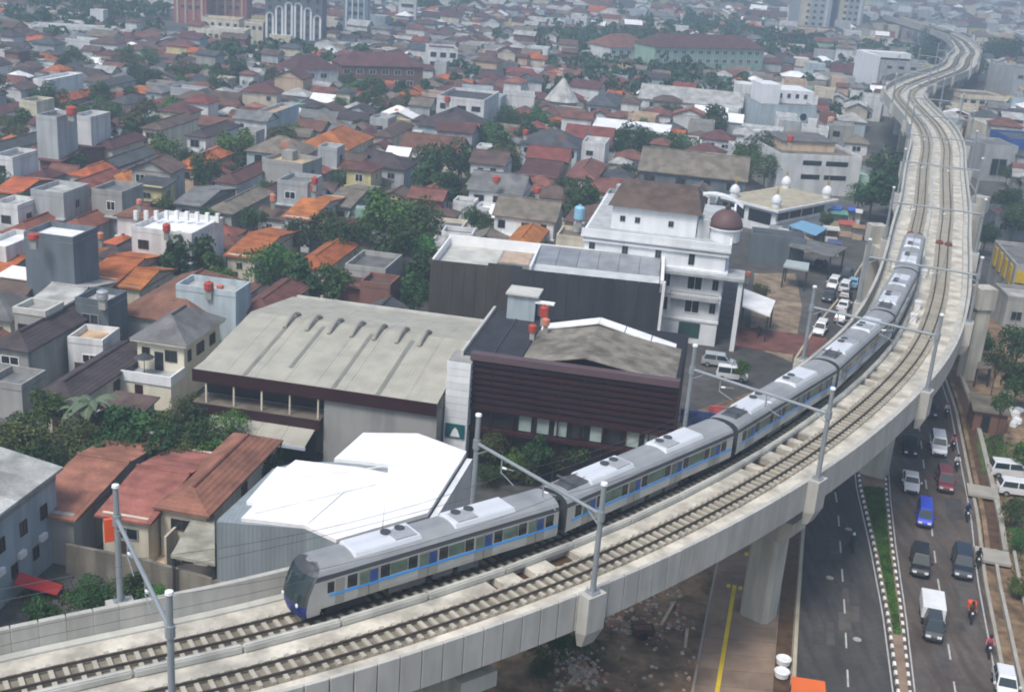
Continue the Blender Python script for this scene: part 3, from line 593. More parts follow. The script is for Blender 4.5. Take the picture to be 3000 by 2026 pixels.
# small lorry with a white box
p = on(2728, 1850); T = car('van', P_['charcoal'], (p.x, p.y, .012), hd(eD, p.y) + math.pi, 'small grey lorry with a pale box body on the right carriageway', 'lorry', G1)
lb = MB(); lb.box(-3.6, -.5, -.92, .92, .85, 1.95); bevel(lb.build('cargo_box', m_whitewall, T).data, .05, 1)
for sg in (-1, 1): put('wheel', MB().tube([(0, -.12, 0), (0, .12, 0)], .34, 14).mesh('wheel', m_tyre), T, (-2.7, sg * .7, .34))
MB().box(-3.6, -.4, -.6, .6, .5, .84).build('chassis', m_under, T)
G2 = 'cars queueing on the far road left of the train'
for kind, c_, u_, v_, lab, flip in (
    ('mpv', 'white', 2402, 975, 'white car driving alone nearest on the far road', 1), ('hatch', 'silver', 2464, 940, 'pale car half hidden by the viaduct edge', 0), ('sedan', 'white', 2471, 905, 'white saloon in the queue below the viaduct, second from the front', 0),
    ('hatch', 'black', 2476, 878, 'black hatchback in the queue below the viaduct', 0), ('mpv', 'white', 2476, 850, 'white people carrier in the queue below the viaduct', 0), ('sedan', 'sky', 2500, 838, 'light blue taxi in the queue below the viaduct', 0), ('suv', 'charcoal', 2480, 815, 'dark car at the far end of the queue below the viaduct', 0),
    ('mpv', 'white', 2440, 842, 'white-roofed van in the left lane of the far road', 1), ('sedan', 'charcoal', 2428, 878, 'dark car behind the white one in the left lane of the far road', 1)):
    p = on(u_, v_); car(kind, P_[c_], (p.x, p.y, .012), hd(eA, p.y) + math.pi * flip, lab, 'car', G2)
G3 = 'cars parked by the buildings'
for kind, c_, u_, v_, a_, lab in (('mpv', 'silver', 2106, 1072, R(-10), 'silver car parked in front of the white hotel'), ('van', 'white', 2142, 1112, R(-8), 'white van parked before the hotel forecourt'), ('sedan', 'navy', 2402, 782, R(60), 'dark blue car parked by the workshop yard'),
                                  ('suv', 'white', 2960, 1395, R(-5), 'white van parked on the lawn at the right edge'), ('mpv', 'white', 2985, 1450, R(-8), 'white car parked beside the bush at the right edge')):
    p = on(u_, v_); car(kind, P_[c_], (p.x, p.y, .012), a_, lab, 'car', G3)
# motorcycles and their riders
mb_ = MB(); mb_.tube([(.35, 0, .95), (.62, 0, .3)], .05, 6); mb_.box(-.55, .3, -.12, .12, .42, .72, top=(.06, .02)); mb_.box(-.75, .05, -.13, .13, .70, .82, top=(.04, .03)); mb_.box(.28, .5, -.16, .16, .5, .98, top=(.06, .04))
MBODY = mb_.mesh('body', m_under); bevel(MBODY, .03, 1)
MWH = MB().tube([(0, -.05, 0), (0, .05, 0)], .29, 14).mesh('wheel', m_tyre); MHB = MB().tube([(.28, -.34, 1.02), (.38, 0, 1.0), (.28, .34, 1.02)], .022, 6).mesh('handlebar', m_under); MHL = MB().lathe([(.1, -.03), (.09, .05), (.02, .07)], 10).mesh('headlight', m_lamp)
sk = bpy.data.meshes.new('person')
V = [(-.25, 0, .88), (-.2, 0, 1.1), (-.12, 0, 1.36), (-.08, 0, 1.46), (-.05, 0, 1.6), (-.04, 0, 1.7), (-.11, .19, 1.38), (.02, .27, 1.14), (.26, .3, 1.04), (-.11, -.19, 1.38), (.02, -.27, 1.14), (.26, -.3, 1.04), (-.22, .1, .86), (.16, .2, .8), (.02, .19, .42), (.16, .19, .36), (-.22, -.1, .86), (.16, -.2, .8), (.02, -.19, .42), (.16, -.19, .36), (.33, .31, 1.02), (.33, -.31, 1.02)]
Eg = [(0, 1), (1, 2), (2, 3), (3, 4), (4, 5), (2, 6), (6, 7), (7, 8), (2, 9), (9, 10), (10, 11), (0, 12), (12, 13), (13, 14), (14, 15), (0, 16), (16, 17), (17, 18), (18, 19), (8, 20), (11, 21)]
sk.from_pydata(V, Eg, []); so_ = bpy.data.objects.new('tmp', sk); col.objects.link(so_)
mod = so_.modifiers.new('Skin', 'SKIN'); rr_ = [.15, .15, .15, .06, .1, .1, .075, .055, .045, .075, .055, .045, .1, .075, .055, .05, .1, .075, .055, .05, .04, .04]
for i, r_ in enumerate(rr_): sk.skin_vertices[0].data[i].radius = (r_, r_); sk.skin_vertices[0].data[i].use_root = (i == 0)
so_.modifiers.new('Sub', 'SUBSURF').levels = 1
dg = bpy.context.evaluated_depsgraph_get(); RID = bpy.data.meshes.new_from_object(so_.evaluated_get(dg)); bpy.data.objects.remove(so_)
m_skin = mat('skin', (0.35, 0.19, 0.12), 0.6, var=0); m_trouser = mat('trousers', (0.03, 0.035, 0.05), 0.9, var=0.1)
HELM = MB().lathe([(.10, 1.52), (.135, 1.58), (.14, 1.68), (.11, 1.77), (.03, 1.81)], 12, (-.04, 0))
def biker(u_, v_, a, shirt, helm, lab, labr, cargo=None):
    p = on(u_, v_); T = empty('motorcycle', (p.x, p.y, .012), a, lab, 'motorcycle', 'motorcycles on the roads'); put('body', MBODY, T); put('handlebar', MHB, T)
    for x in (.62, -.58): put('wheel', MWH, T, (x, 0, .29))
    put('headlight', MHL, T, (.5, 0, .9)).rotation_euler = (0, math.pi / 2, 0)
    me = RID.copy(); me.materials.clear()
    sm = mat('shirt_' + shirt[0], shirt[1], 0.85, var=0.1)
    for k in (sm, m_trouser, m_skin): me.materials.append(k)
    for pg in me.polygons:
        c = pg.center; pg.material_index = 1 if (c.z < .95 and not (abs(c.y) > .24 and c.z > .9)) else (2 if c.x > .2 and c.z > .98 else 0)
        pg.use_smooth = True
    o = put('person', me, None, (p.x, p.y, .012), a, label=labr, cat='person'); HELM.build('helmet', mat('helmet_' + helm[0], helm[1], 0.3, var=0), o, smooth=True)
    if cargo:
        q = Vector((math.cos(a), math.sin(a), 0)) * -.62; b = MB().box(-.32, .32, -.34, .34, .83, 1.4); bevel(b.build('delivery_box', mat('orange_plastic', (0.75, 0.10, 0.03)), None, loc=(p.x + q.x, p.y + q.y, .012), rz=a, label='orange box strapped to the rear seat of a motorcycle', cat='box').data, .04, 2)
S_ = dict(navy=('navy', (.02, .025, .06)), black=('black', (.015, .015, .015)), pink=('pink', (.5, .12, .16)), grey=('grey', (.2, .2, .2)), brown=('brown', (.12, .07, .04)), white=('white', (.6, .6, .6)))
H_ = dict(mint=('mint', (.45, .65, .6)), black=('black', (.02, .02, .02)), red=('red', (.5, .03, .02)), white=('white', (.7, .7, .7)), blue=('blue', (.03, .06, .3)))
up = lambda y: hd(eB, y); dn = lambda y: hd(eD, y) + math.pi
for u_, v_, d_, s_, h_, lab, labr, cg in (
    (2494, 1610, up, 'navy', 'mint', 'motorcycle alone on the left carriageway', 'person in dark blue with a pale mint helmet riding away', None), (2831, 1520, dn, 'navy', 'blue', 'motorcycle riding near the right kerb, beside the blue van', 'person in navy riding beside the blue van', None),
    (2862, 1655, dn, 'black', 'black', 'motorcycle squeezed between the navy car and the kerb', 'person in black riding past the navy car', None), (2842, 1815, dn, 'brown', 'black', 'motorcycle with an orange box beside the small lorry', 'person in brown riding the motorcycle with the orange box', 1),
    (2893, 1915, dn, 'pink', 'black', 'motorcycle near the bottom right kerb', 'person in a pink top riding near the bottom right kerb', None), (2790, 1315, dn, 'pink', 'black', 'motorcycle close beside the white sport utility car', 'person in a pink top riding beside the white car', None),
    (2800, 1375, dn, 'white', 'black', 'motorcycle riding between the maroon car and the ditch', 'person in white riding between maroon car and ditch', None), (2771, 1220, dn, 'white', 'red', 'motorcycle following at the viaduct beside the dark hatchback', 'person in white with a red helmet by the viaduct', None),
    (2398, 935, up, 'black', 'black', 'motorcycle ahead of the white car on the far road', 'person in black riding on the far road', None), (2222, 985, up, 'black', 'red', 'motorcycle parked by the hotel yard entrance', 'person in black with a red helmet at the hotel yard', None)):
    biker(u_, v_, d_(on(u_, v_).y), S_[s_], H_[h_], lab, labr, cg)

# ------------------------------------------------------------------ larger buildings
def rings(b, W, D, z0, z1, t, mi=0):
    b.box(0, W, 0, t, z0, z1, mi); b.box(0, W, D - t, D, z0, z1, mi); b.box(0, t, t, D - t, z0, z1, mi); b.box(W - t, W, t, D - t, z0, z1, mi)
def block(label, x, y, rot, W, D, H, wc='white', rc='grey', rows=(), srows=(), side=None, par=.7, style='grey', name='building', cat='building', group=None, land=None, bands=()):
    T = empty(name, (x, y), rot, label, cat, group); wm = WC[wc] if isinstance(wc, str) else wc
    MB().box(0, W, 0, D, -.3, H).build('wall', wm, T)
    if par: b = MB(); rings(b, W, D, H + .003, H + par, .25); b.build('parapet', wm, T)
    rf = MB().box(.26, W - .26, .26, D - .26, H + .004, H + .12).build('roof', RC[rc] if isinstance(rc, str) else rc, T)
    for z in bands: MB().box(-.15, W + .15, -.15, D + .15, z, z + .3).build('cornice', wm, T)
    for z, h, n, ww in rows:
        for i in range(n): window(T, W * (i + .5) / n, 0, z, ww, h, 'front', style)
    if side:
        for z, h, n, ww in srows:
            for i in range(n): window(T, W if side == 'right' else 0, D * (i + .5) / n, z, ww, h, side, style)
    c = Vector((x, y, 0)) + Vector((math.cos(rot), math.sin(rot), 0)) * W / 2 + Vector((-math.sin(rot), math.cos(rot), 0)) * D / 2
    occupy(c.x, c.y, W / 2 + 1, D / 2 + 1)
    if land: LAND.append((land, c.x, c.y))
    return T
m_hallroof = mat('hall_sheet', (0.40, 0.385, 0.325), 0.7, var=0.07, scale=0.3, stain=0.14, wave=('X', 3.0, 0.25)); m_sky = mat('roof_light', (0.20, 0.20, 0.17), 0.4, var=0.15)
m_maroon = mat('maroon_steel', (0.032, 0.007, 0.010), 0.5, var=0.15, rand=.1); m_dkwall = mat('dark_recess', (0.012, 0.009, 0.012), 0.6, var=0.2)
m_char = mat('charcoal_panel', (0.042, 0.044, 0.052), 0.55, var=0.1, rand=0.12, stain=0.2, streak=True); m_charb = mat('brown_charcoal_panel', (0.062, 0.055, 0.048), 0.6, var=0.1, rand=0.1, stain=0.2, streak=True)
# --- sports-hall like roof
HA = (-30.74, 110.5); T = empty('hall', HA, A0, 'long low hall with a pale sheet roof, rooflights and a maroon fascia', 'hall'); LAND.append(('the pale-roofed hall', -20, 122)); occupy(-18.3, 118, 15.5, 16)
HX, HY, HZ0, HZR, HZB = 24.5, 25.8, 8.0, 9.75, 7.85; RY = 13.4
nS = 8
for i in range(nS):                                 # roof sheets, each lapping the next
    xa, xb = HX * i / nS + .012, HX * (i + 1) / nS - .012
    for (ya, za, yb, zb) in ((-.3, HZ0 - .04, 6.6, HZ0 + .87), (6.62, HZ0 + .88, RY, HZR), (RY + .02, HZR, HY, HZB)):
        MB().slab([(xa, ya, za + .1), (xb, ya, za + .1), (xb, yb, zb + .1), (xa, yb, zb + .1)], .1).build('roof_sheet', m_hallroof, T)
zr = lambda y: float(np.interp(y, [-.3, RY, HY], [HZ0 + .06, HZR + .1, HZB + .1]))
for x, y0, y1 in ((5.0, -.1, 11.8), (8.7, 2.6, 12.2), (14.1, -.1, 12.0), (18.6, -.1, 11.8)):
    MB().slab([(x - .2, y0, zr(y0) + .05), (x + .2, y0, zr(y0) + .05), (x + .2, y1, zr(y1) + .05), (x - .2, y1, zr(y1) + .05)], .08).build('rooflight', m_sky, T)
for i in range(7):
    x = 4.9 + i * 2.45; y0, y1 = 10.6, 15.2; b = MB()
    P5 = [(x, y0 + (y1 - y0) * k / 8, zr(y0 + (y1 - y0) * k / 8) + .05 + .38 * math.sin(math.pi * k / 8) ** .6) for k in range(9)]; b.tube(P5, .2, 8); b.build('roof_vent', mat('vent_grey', (0.30, 0.29, 0.25), 0.6, var=0.1), T)
MB().box(-.3, HX, -.42, -.32, 6.85, 8.12).build('fascia', m_maroon, T); MB().box(-.35, -.02, -.3, RY, 7.5, 8.0).build('verge_board', m_hallroof, T)
b = MB(); b.box(0, HX, 2.2, HY - .2, -.3, 7.6); b.build('wall', WC['cream'], T); MB().box(13.2, HX, 0, 2.18, -.3, 6.8).build('wall', WC['concrete'], T)
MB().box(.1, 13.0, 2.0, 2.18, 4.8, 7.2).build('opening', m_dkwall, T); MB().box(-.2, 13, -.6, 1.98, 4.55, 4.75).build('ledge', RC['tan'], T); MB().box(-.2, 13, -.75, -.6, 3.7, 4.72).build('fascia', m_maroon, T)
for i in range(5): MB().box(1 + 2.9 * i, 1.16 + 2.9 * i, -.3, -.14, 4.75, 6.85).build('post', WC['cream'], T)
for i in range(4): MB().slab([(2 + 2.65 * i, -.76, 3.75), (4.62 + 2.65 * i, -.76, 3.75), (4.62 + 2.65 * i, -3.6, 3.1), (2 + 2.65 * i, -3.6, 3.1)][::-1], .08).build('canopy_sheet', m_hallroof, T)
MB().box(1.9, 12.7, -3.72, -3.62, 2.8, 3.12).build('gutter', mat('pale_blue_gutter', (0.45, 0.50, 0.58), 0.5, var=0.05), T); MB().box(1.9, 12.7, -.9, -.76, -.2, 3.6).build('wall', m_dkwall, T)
MB().box(0.6, HX, HY - .25, HY, 7.2, 8.25).build('back_parapet', m_trough, T)
# --- dark brown louvred building
HB = (-3.71, 109.03); T = empty('commercial_building', HB, A0, 'dark brown building with a louvred grid facade and a stained peaked roof', 'building'); LAND.append(('the dark louvred building', 7, 118)); occupy(8, 117, 12, 10); occupy(5, 134, 17, 11)
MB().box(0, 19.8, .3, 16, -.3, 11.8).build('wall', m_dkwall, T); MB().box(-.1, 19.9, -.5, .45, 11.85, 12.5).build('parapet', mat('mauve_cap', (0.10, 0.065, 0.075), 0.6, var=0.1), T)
for k in range(8):
    z = 11.5 - k * .62
    for i in range(9): MB().box(.06 + 2.2 * i, 2.16 + 2.2 * i, -.26, -.16, z - .20, z + .16).build('louvre', m_maroon if k % 3 else mat('louvre_dark', (0.028, 0.008, 0.014), 0.5, var=0.1, rand=.2), T)
for i in range(10): MB().box(2.2 * i - .06, 2.2 * i + .06, -.15, .02, 2.5, 11.8).build('mullion', m_maroon, T)
MB().box(0, 19.8, -.3, .1, 6.75, 7.0).build('ledge', m_maroon, T); MB().box(0, 19.8, -.3, .1, 4.5, 4.9).build('ledge', m_maroon, T)
for i in range(8): MB().box(5.0 + 1.75 * i, 6.2 + 1.75 * i, .18, .28, 5.0, 6.65).build('window', m_pale_glass if i not in (3, 5) else m_glass, T)
MB().box(-1.0, 4.5, .8, 15.4, 11.804, 11.9).build('flat_roof', mat('bitumen', (0.03, 0.033, 0.042), 0.8, var=0.2, stain=.2), T); MB().box(-1.3, -1.02, .5, 15.6, 11.5, 12.3).build('verge', m_trough, T); MB().box(1.6, 1.75, .8, 15, 11.9, 12.0).build('roof_seam', m_char, T)
for sg, xa, xb in ((-1, 4.6, 10.7), (1, 10.7, 19.4)):
    n = 5
    for i in range(n):
        ya, yb = .6 + 10.2 * i / n + .01, .6 + 10.2 * (i + 1) / n - .01
        q = [(xa, ya, 11.85 if sg < 0 else 13.2), (xb, ya, 13.2 if sg < 0 else 11.85), (xb, yb, 13.2 if sg < 0 else 11.85), (xa, yb, 11.85 if sg < 0 else 13.2)]
        MB().slab(q, .1).build('roof_sheet', mat('stained_sheet', (0.22, 0.20, 0.165), 0.85, var=0.25, scale=0.5, stain=0.45, rand=.12, fine=.15), T)
MB().slab([(4.8, 10.6, 12.1), (10.7, 10.6, 13.6), (10.7, 12.4, 13.6), (4.8, 12.4, 12.1)], .15).build('skylight_strip', m_whiteroof, T)
for i in range(3): MB().slab([(10.75 + 2.75 * i, 10.6, 13.6 - .62 * i), (13.4 + 2.75 * i, 10.6, 13.01 - .62 * i), (13.4 + 2.75 * i, 12.4, 13.01 - .62 * i), (10.75 + 2.75 * i, 12.4, 13.6 - .62 * i)], .15).build('skylight_strip', m_whiteroof, T)
b = MB(); b.box(.6, 3.6, 13.2, 15.8, 11.9, 14.6); st = b.build('stair_house', WC['blue'], T); MB().box(.4, 3.9, 12.9, 16.0, 14.6, 14.8).build('roof', m_trough, st); MB().box(3.62, 5.6, 12.9, 13.8, 14.0, 14.15).build('awning', m_white, st); MB().box(3.6, 3.68, 13.6, 14.6, 11.95, 13.9).build('door', m_glass, st)
T2 = empty('panel_tower', (-6.04, 108.3), A0, 'tall pale pillar of horizontal panels between the hall and the dark louvred building', 'tower')
for k in range(15): MB().box(0, 2.3, 0, 3.6, .9 + .72 * k, 1.585 + .72 * k).build('cladding_panel', m_whitewall, T2)
MB().box(.06, 2.24, .06, 3.5, -.2, 11.75).build('core', WC['concrete'], T2)
sg_ = MB().box(.2, 2.1, -.18, -.05, 3.9, 5.3).build('sign', mat('teal_sign', (0.01, 0.10, 0.11), 0.5, var=0), T2); MB().add([(.7, -.19, 4.0), (1.7, -.19, 4.0), (1.45, -.19, 4.7), (1.2, -.19, 5.0), (.95, -.19, 4.7)], [(0, 1, 2, 3, 4)]).build('sign_mark', m_white, sg_)
def tank(p, z, r, h, c, label):
    T = MB().lathe([(r * .96, 0), (r, .05), (r, h * .45), (r * .96, h * .5), (r, h * .55), (r, h * .9), (r * .8, h), (r * .3, h * 1.08)], 16); o = T.build('water_tank', c, None, smooth=False, loc=(p[0], p[1], z), label=label, cat='water tank', group='rooftop water tanks')
    MB().lathe([(r * .28, h * 1.06), (r * .26, h * 1.16), (.02, h * 1.18)], 12).build('lid', c, o); b = MB().box(-r * .6, r * .6, -r * .6, r * .6, -1.2, 0)
    b.build('stand', m_girder, o)
m_otank = mat('orange_tank', (0.40, 0.055, 0.035), 0.45, var=0.04, rand=.12); m_btank = mat('blue_tank', (0.25, 0.50, 0.68), 0.45, var=0.04); m_stank = mat('steel_tank', (0.5, 0.52, 0.54), 0.35, .5, var=0.04)
def lw(o, x, y): p = Vector((o[0], o[1], 0)) + EX * x + EY * y; return p
tank(lw(HB, 4.7, 12.4), 12.9, .5, 1.1, m_otank, 'red-orange tank beside the rooftop stair house of the dark louvred building'); tank(lw(HB, 4.4, 7.6), 12.7, .4, .75, m_otank, 'small orange tank on the dark louvred building, nearer its front'); tank(lw(HB, 5.4, 9.6), 12.9, .4, .7, mat('faded_tank', (0.55, 0.20, 0.14), .6, var=.1), 'faded pinkish tank on the dark louvred building')
# --- charcoal panel building
HP_ = (-10.97, 146.0); AP = R(-6.1); T = empty('commercial_building', HP_, AP, 'large windowless building clad in charcoal panels with a white-walled roof', 'building'); LAND.append(('the charcoal-panelled building', 3, 151)); occupy(3.5, 151.5, 15.5, 8)
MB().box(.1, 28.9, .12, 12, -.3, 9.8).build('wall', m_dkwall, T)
for i in range(20):
    tall = 11.25 if 5 <= i < 8 else 10.9
    MB().box(1.45 * i + .015, 1.45 * i + 1.435, 0, .14, -.2, tall).build('wall_panel', m_charb if i < 7 else m_char, T)
for i in range(8): MB().box(-.02, .12, .16 + 1.48 * i, 1.6 + 1.48 * i, -.2, 10.9).build('wall_panel', m_charb, T)
b = MB(); b.box(.15, 29, 11.7, 12, 9.8, 11.3); b.box(0.15, .4, .3, 11.7, 9.8, 11.0); b.box(12.4, 12.65, .3, 11.7, 9.8, 11.3); b.box(28.7, 29.1, .0, 12, 9.8, 11.4); b.build('parapet', m_white, T); MB().box(29.0, 29.35, -.05, .4, -.2, 11.2).build('corner_post', m_white, T)
MB().box(.4, 12.4, .3, 11.7, 9.81, 9.95).build('flat_roof', m_trough, T); MB().box(.4, 28.7, .3, 1.3, 9.95, 10.35).build('gutter', mat('green_gutter', (0.06, 0.085, 0.065), 0.8, var=0.2), T)
MB().box(8.2, 12.35, 1.3, 7.2, 9.95, 11.1).build('roof_plinth', WC['concrete'], T); MB().box(8.5, 12.1, 1.6, 6.9, 11.1, 11.15).build('plinth_top', WC['peach'], T)
for i in range(6): MB().slab([(12.7 + 2.65 * i, 4.2, 10.7), (15.3 + 2.65 * i, 4.2, 10.7), (15.3 + 2.65 * i, 11.6, 11.2), (12.7 + 2.65 * i, 11.6, 11.2)], .08).build('roof_sheet', mat('zinc_sheet', (0.33, 0.35, 0.37), .5, .3, var=.1, stain=.2, rand=.06), T)
MB().slab([(12.7, 1.32, 10.45), (28.6, 1.32, 10.45), (28.6, 4.15, 10.66), (12.7, 4.15, 10.66)], .08).build('roof_apron', mat('pale_apron', (0.52, 0.54, 0.54), .6, var=.08, stain=.15), T)
# --- white hotel with a brown dome
HH = Vector((26.9, 152.7, 0)); HO = HH - EX * 18.6; T = empty('hotel', HO, A0, 'white hotel with tiered cornices, brown hipped roof and a brown dome', 'hotel'); LAND.append(('the domed white hotel', 20, 162)); occupy(20, 166, 11.5, 15)
m_hot = mat('hotel_white', (0.74, 0.76, 0.78), .7, var=.04, stain=.1, streak=True)
MB().box(0, 18.6, 0, 26, -.3, 13.0).build('wall', m_hot, T)
for z, e, nm in ((13.0, .55, 'cornice'), (12.35, .3, 'cornice'), (10.0, .45, 'cornice'), (6.55, .12, 'string_course'), (3.1, .12, 'string_course')): MB().box(-e, 18.6 + e, -e, 26 + e, z + .004, z + .32).build(nm, m_hot, T)
b = MB(); b.box(-.5, 19.1, -.5, -.2, 13.33, 14.1); b.box(18.8, 19.1, -.2, 26, 13.33, 14.1); b.build('parapet', m_hot, T); MB().box(-.2, 18.8, -.2, 26, 13.32, 13.4).build('terrace', WC['grey'], T)
for x in (1.0, 5.4, 9.8, 14.2): window(T, x, 0, 11.5, .8, 1.5, 'front', 'grey')
for z, h_ in ((8.4, 1.9), (5.2, 1.9)):
    window(T, 15.0, 0, z, 2.0, h_, 'front', 'white'); window(T, 11.3, 0, z, 1.0, h_, 'front', 'white'); window(T, 17.7, 0, z, .8, 1.4, 'front', 'grey')
MB().box(13.6, 16.4, -.1, .02, .9, 2.9).build('window', mat('green_window', (0.03, 0.075, 0.07), .15, var=.1), T)
MB().box(12.0, 18.3, -1.0, -.02, 6.25, 6.5).build('balcony', WC['grey'], T); b = MB()
for i in range(22): b.box(12.05 + .295 * i, 12.09 + .295 * i, -1.0, -.96, 6.5, 7.25)
b.box(12, 18.3, -1.02, -.96, 7.2, 7.27); b.build('railing', m_under, T)
MB().box(10.5, 21.3, -1.4, 3.5, 9.6, 9.98).build('porch_slab', WC['grey'], T)
for x in (20.6,): MB().box(x, x + .6, -1.0, -.4, -.2, 9.6).build('column', m_hot, T)
for i in range(6): window(T, 18.6, 3 + 4 * i, 11.4, 1.0, 1.7, 'right', 'grey'); window(T, 18.6, 3 + 4 * i, 8.2, 1.0, 1.7, 'right', 'grey')
MB().box(2.8, 14.2, 4.2, 15, 13.4, 16.6).build('upper_floor', m_hot, T)
for x in (4.3, 6.3, 10.8): window(T, x, 4.2, 14.9, .7, .8, 'front', 'grey')
b = MB(); b.add([(2.2, 3.6, 16.6), (14.8, 3.6, 16.6), (14.8, 15.6, 16.6), (2.2, 15.6, 16.6), (3.6, 9.6, 19.3), (13.6, 9.6, 19.3)], [(0, 1, 5, 4), (1, 2, 5), (2, 3, 4, 5), (3, 0, 4), (3, 2, 1, 0)]); b.build('roof', RC['brown'], T)
MB().lathe([(2.0, 13.4), (2.0, 15.0), (2.3, 15.0), (2.3, 15.2)], 20, (18.0, 5.2)).build('drum', m_hot, T); dm = MB().lathe([(2.25, 15.2), (2.2, 15.7), (1.95, 16.4), (1.5, 17.0), (.9, 17.4), (.3, 17.55)], 24, (18.0, 5.2)).build('dome', mat('dome_brown', (0.11, 0.062, 0.062), .6, var=.1), T, smooth=True); MB().lathe([(.38, 17.5), (.36, 18.0), (.3, 18.05), (.05, 18.4)], 12, (18.0, 5.2)).build('lantern', RC['purple'], dm)
b = MB(); n = 8
for i in range(n): x0_, x1_ = 12 + 8 * i / n, 12 + 8 * (i + 1) / n; f_ = lambda x: 16.6 + 1.4 * math.sin(math.pi * (x - 12) / 8) ** .8; b.slab([(x0_, 12, f_(x0_)), (x1_, 12, f_(x1_)), (x1_, 13.6, f_(x1_)), (x0_, 13.6, f_(x0_))], .25)
b.build('arched_canopy', m_hot, T); MB().box(14.3, 16.0, 4.5, 7.5, 13.4, 15.9).build('stair_house', WC['grey'], T)
p = G(1697, 632, 10.5); tank((p.x, p.y), 10.0, .8, 1.9, m_btank, 'pale blue tank on a tower beside the white hotel')
block('small cream building with a tank tower beside the hotel', *G(1630, 690, 8).xy, A0, 5.5, 6, 7.5, 'cream', 'tan', [(5.5, 1.2, 2, 1.0)], name='house', cat='house')
b = MB(); p = G(1697, 660, 8.5); b.box(-.8, .8, -.8, .8, 7.6, 8.9); b.build('tank_tower', WC['grey'], loc=(p.x, p.y, 0), rz=A0, label='grey block carrying the pale blue tank', cat='tower')
# forecourt roofs right of the hotel
def canopy(label, px, z, th, mt, legs=True, drop=.0, cat='canopy'):
    P3 = [G(u_, v_, z) for u_, v_ in px]; c = sum(P3, Vector()) / len(P3); T = empty(cat.replace(' ', '_'), (c.x, c.y), 0, label, cat)
    MB().slab([(q.x - c.x, q.y - c.y, z - (drop if i in (0, 1) else 0)) for i, q in enumerate(P3)], th).build('roof', mt, T)
    if legs:
        for q in P3: d = (q - c) * .9; MB().box(d.x - .1, d.x + .1, d.y - .1, d.y + .1, -.1, z - th - drop).build('post', m_under, T)
    occupy(c.x, c.y, 4, 4); return T
canopy('white awning roof jutting from the right side of the hotel', [(2175, 895), (2255, 925), (2272, 880), (2180, 845)], 4.0, .2, m_whiteroof)
canopy('light blue tarpaulin canopy in front of the mosque', [(2310, 660), (2390, 690), (2425, 668), (2350, 645)], 3.4, .12, mat('blue_tarp', (0.16, 0.33, 0.48), .6, var=.1))
canopy('bright blue tarpaulin over a market stall by the mosque', [(2425, 612), (2465, 614), (2470, 604), (2430, 602)], 3.0, .1, mat('royal_tarp', (0.05, 0.12, 0.52), .6, var=.1))
canopy('small blue market umbrella roof by the big tree', [(2485, 616), (2506, 617), (2507, 606), (2487, 605)], 3.0, .1, mat('royal_tarp', (0.05, 0.12, 0.52)))
canopy('pale green-edged canopy of the workshop yard', [(2295, 778), (2368, 790), (2372, 770), (2305, 760)], 3.6, .3, mat('pale_green_roof', (0.36, 0.42, 0.42), .6, var=.1))
canopy('grey corrugated shed roof of the workshop yard', [(2310, 720), (2440, 752), (2484, 725), (2330, 692)], 4.0, .15, RC['grey'])
block('dark grey wall-like shed behind the forecourt', *G(2190, 765).xy, A0, 9, 5, 4.2, 'slate', 'slate', name='shed', cat='shed')
b = MB(); pp = [G(2195, 1010), G(2320, 1060), G(2350, 900), G(2330, 800), G(2210, 800)]; b.add([(q.x, q.y, .006) for q in pp], [tuple(range(5))]); b.build('yard_ground', mat('yard_earth', (0.26, 0.20, 0.14), .95, var=.3, scale=.3, stain=.4, fine=.2), kind='structure')
for k, (u_, v_, ww_, dd_, h_, cc, lab) in enumerate(((2300, 715, 3.2, 2.4, 2.6, (.42, .44, .46), 'grey tin kiosk at the left end of the workshop yard'), (2452, 660, 3.4, 2.6, 2.8, (.10, .28, .22), 'green-roofed market kiosk beside the blue tarpaulins'), (2475, 690, 3.0, 2.4, 2.7, (.45, .10, .07), 'red-roofed kiosk at the roadside before the mosque'), (2430, 706, 3.0, 2.2, 2.6, (.5, .5, .47), 'white-roofed kiosk at the roadside before the mosque'), (2395, 716, 2.6, 2.0, 2.5, (.13, .14, .16), 'dark tarpaulin kiosk in the middle of the yard'), (2360, 735, 2.8, 2.2, 2.5, (.40, .32, .20), 'tan kiosk roof beside the corrugated shed'), (2500, 655, 2.8, 2.2, 2.8, (.55, .57, .58), 'pale kiosk under the big dark tree'), (2440, 745, 2.6, 2.0, 2.5, (.08, .10, .20), 'navy kiosk near the far road kerb'),
                                             (2510, 700, 2.4, 2.0, 2.6, (.35, .2, .1), 'rusty kiosk near the far road, beside the portal column'), (2268, 700, 2.4, 2.0, 2.4, (.25, .26, .24), 'small grey shelter behind the dark shed'))):
    p = G(u_, v_); T = empty('kiosk', (p.x, p.y), A0 + .1 * math.sin(7 * k), lab, 'kiosk'); MB().slab([(-ww_ / 2, -dd_ / 2, h_ - .3), (ww_ / 2, -dd_ / 2, h_ - .3), (ww_ / 2, dd_ / 2, h_), (-ww_ / 2, dd_ / 2, h_)], .1).build('roof', mat('kiosk_roof_%d' % k, cc, .7, var=.15, stain=.2), T)
    MB().box(-ww_ / 2 + .2, ww_ / 2 - .2, -.1, dd_ / 2 - .2, -.1, h_ - .2).build('back_room', WC[('grey', 'concrete', 'cream', 'brick')[k % 4]], T); MB().box(-ww_ / 2 + .3, ww_ / 2 - .3, -dd_ / 2 + .3, -.2, 0, .9).build('counter', WC[('white', 'yellow', 'peach')[k % 3]], T)
    for q in (-1, 1): MB().box(q * (ww_ / 2 - .15) - .04, q * (ww_ / 2 - .15) + .04, -dd_ / 2 + .1, -dd_ / 2 + .18, 0, h_ - .4).build('post', m_under, T)
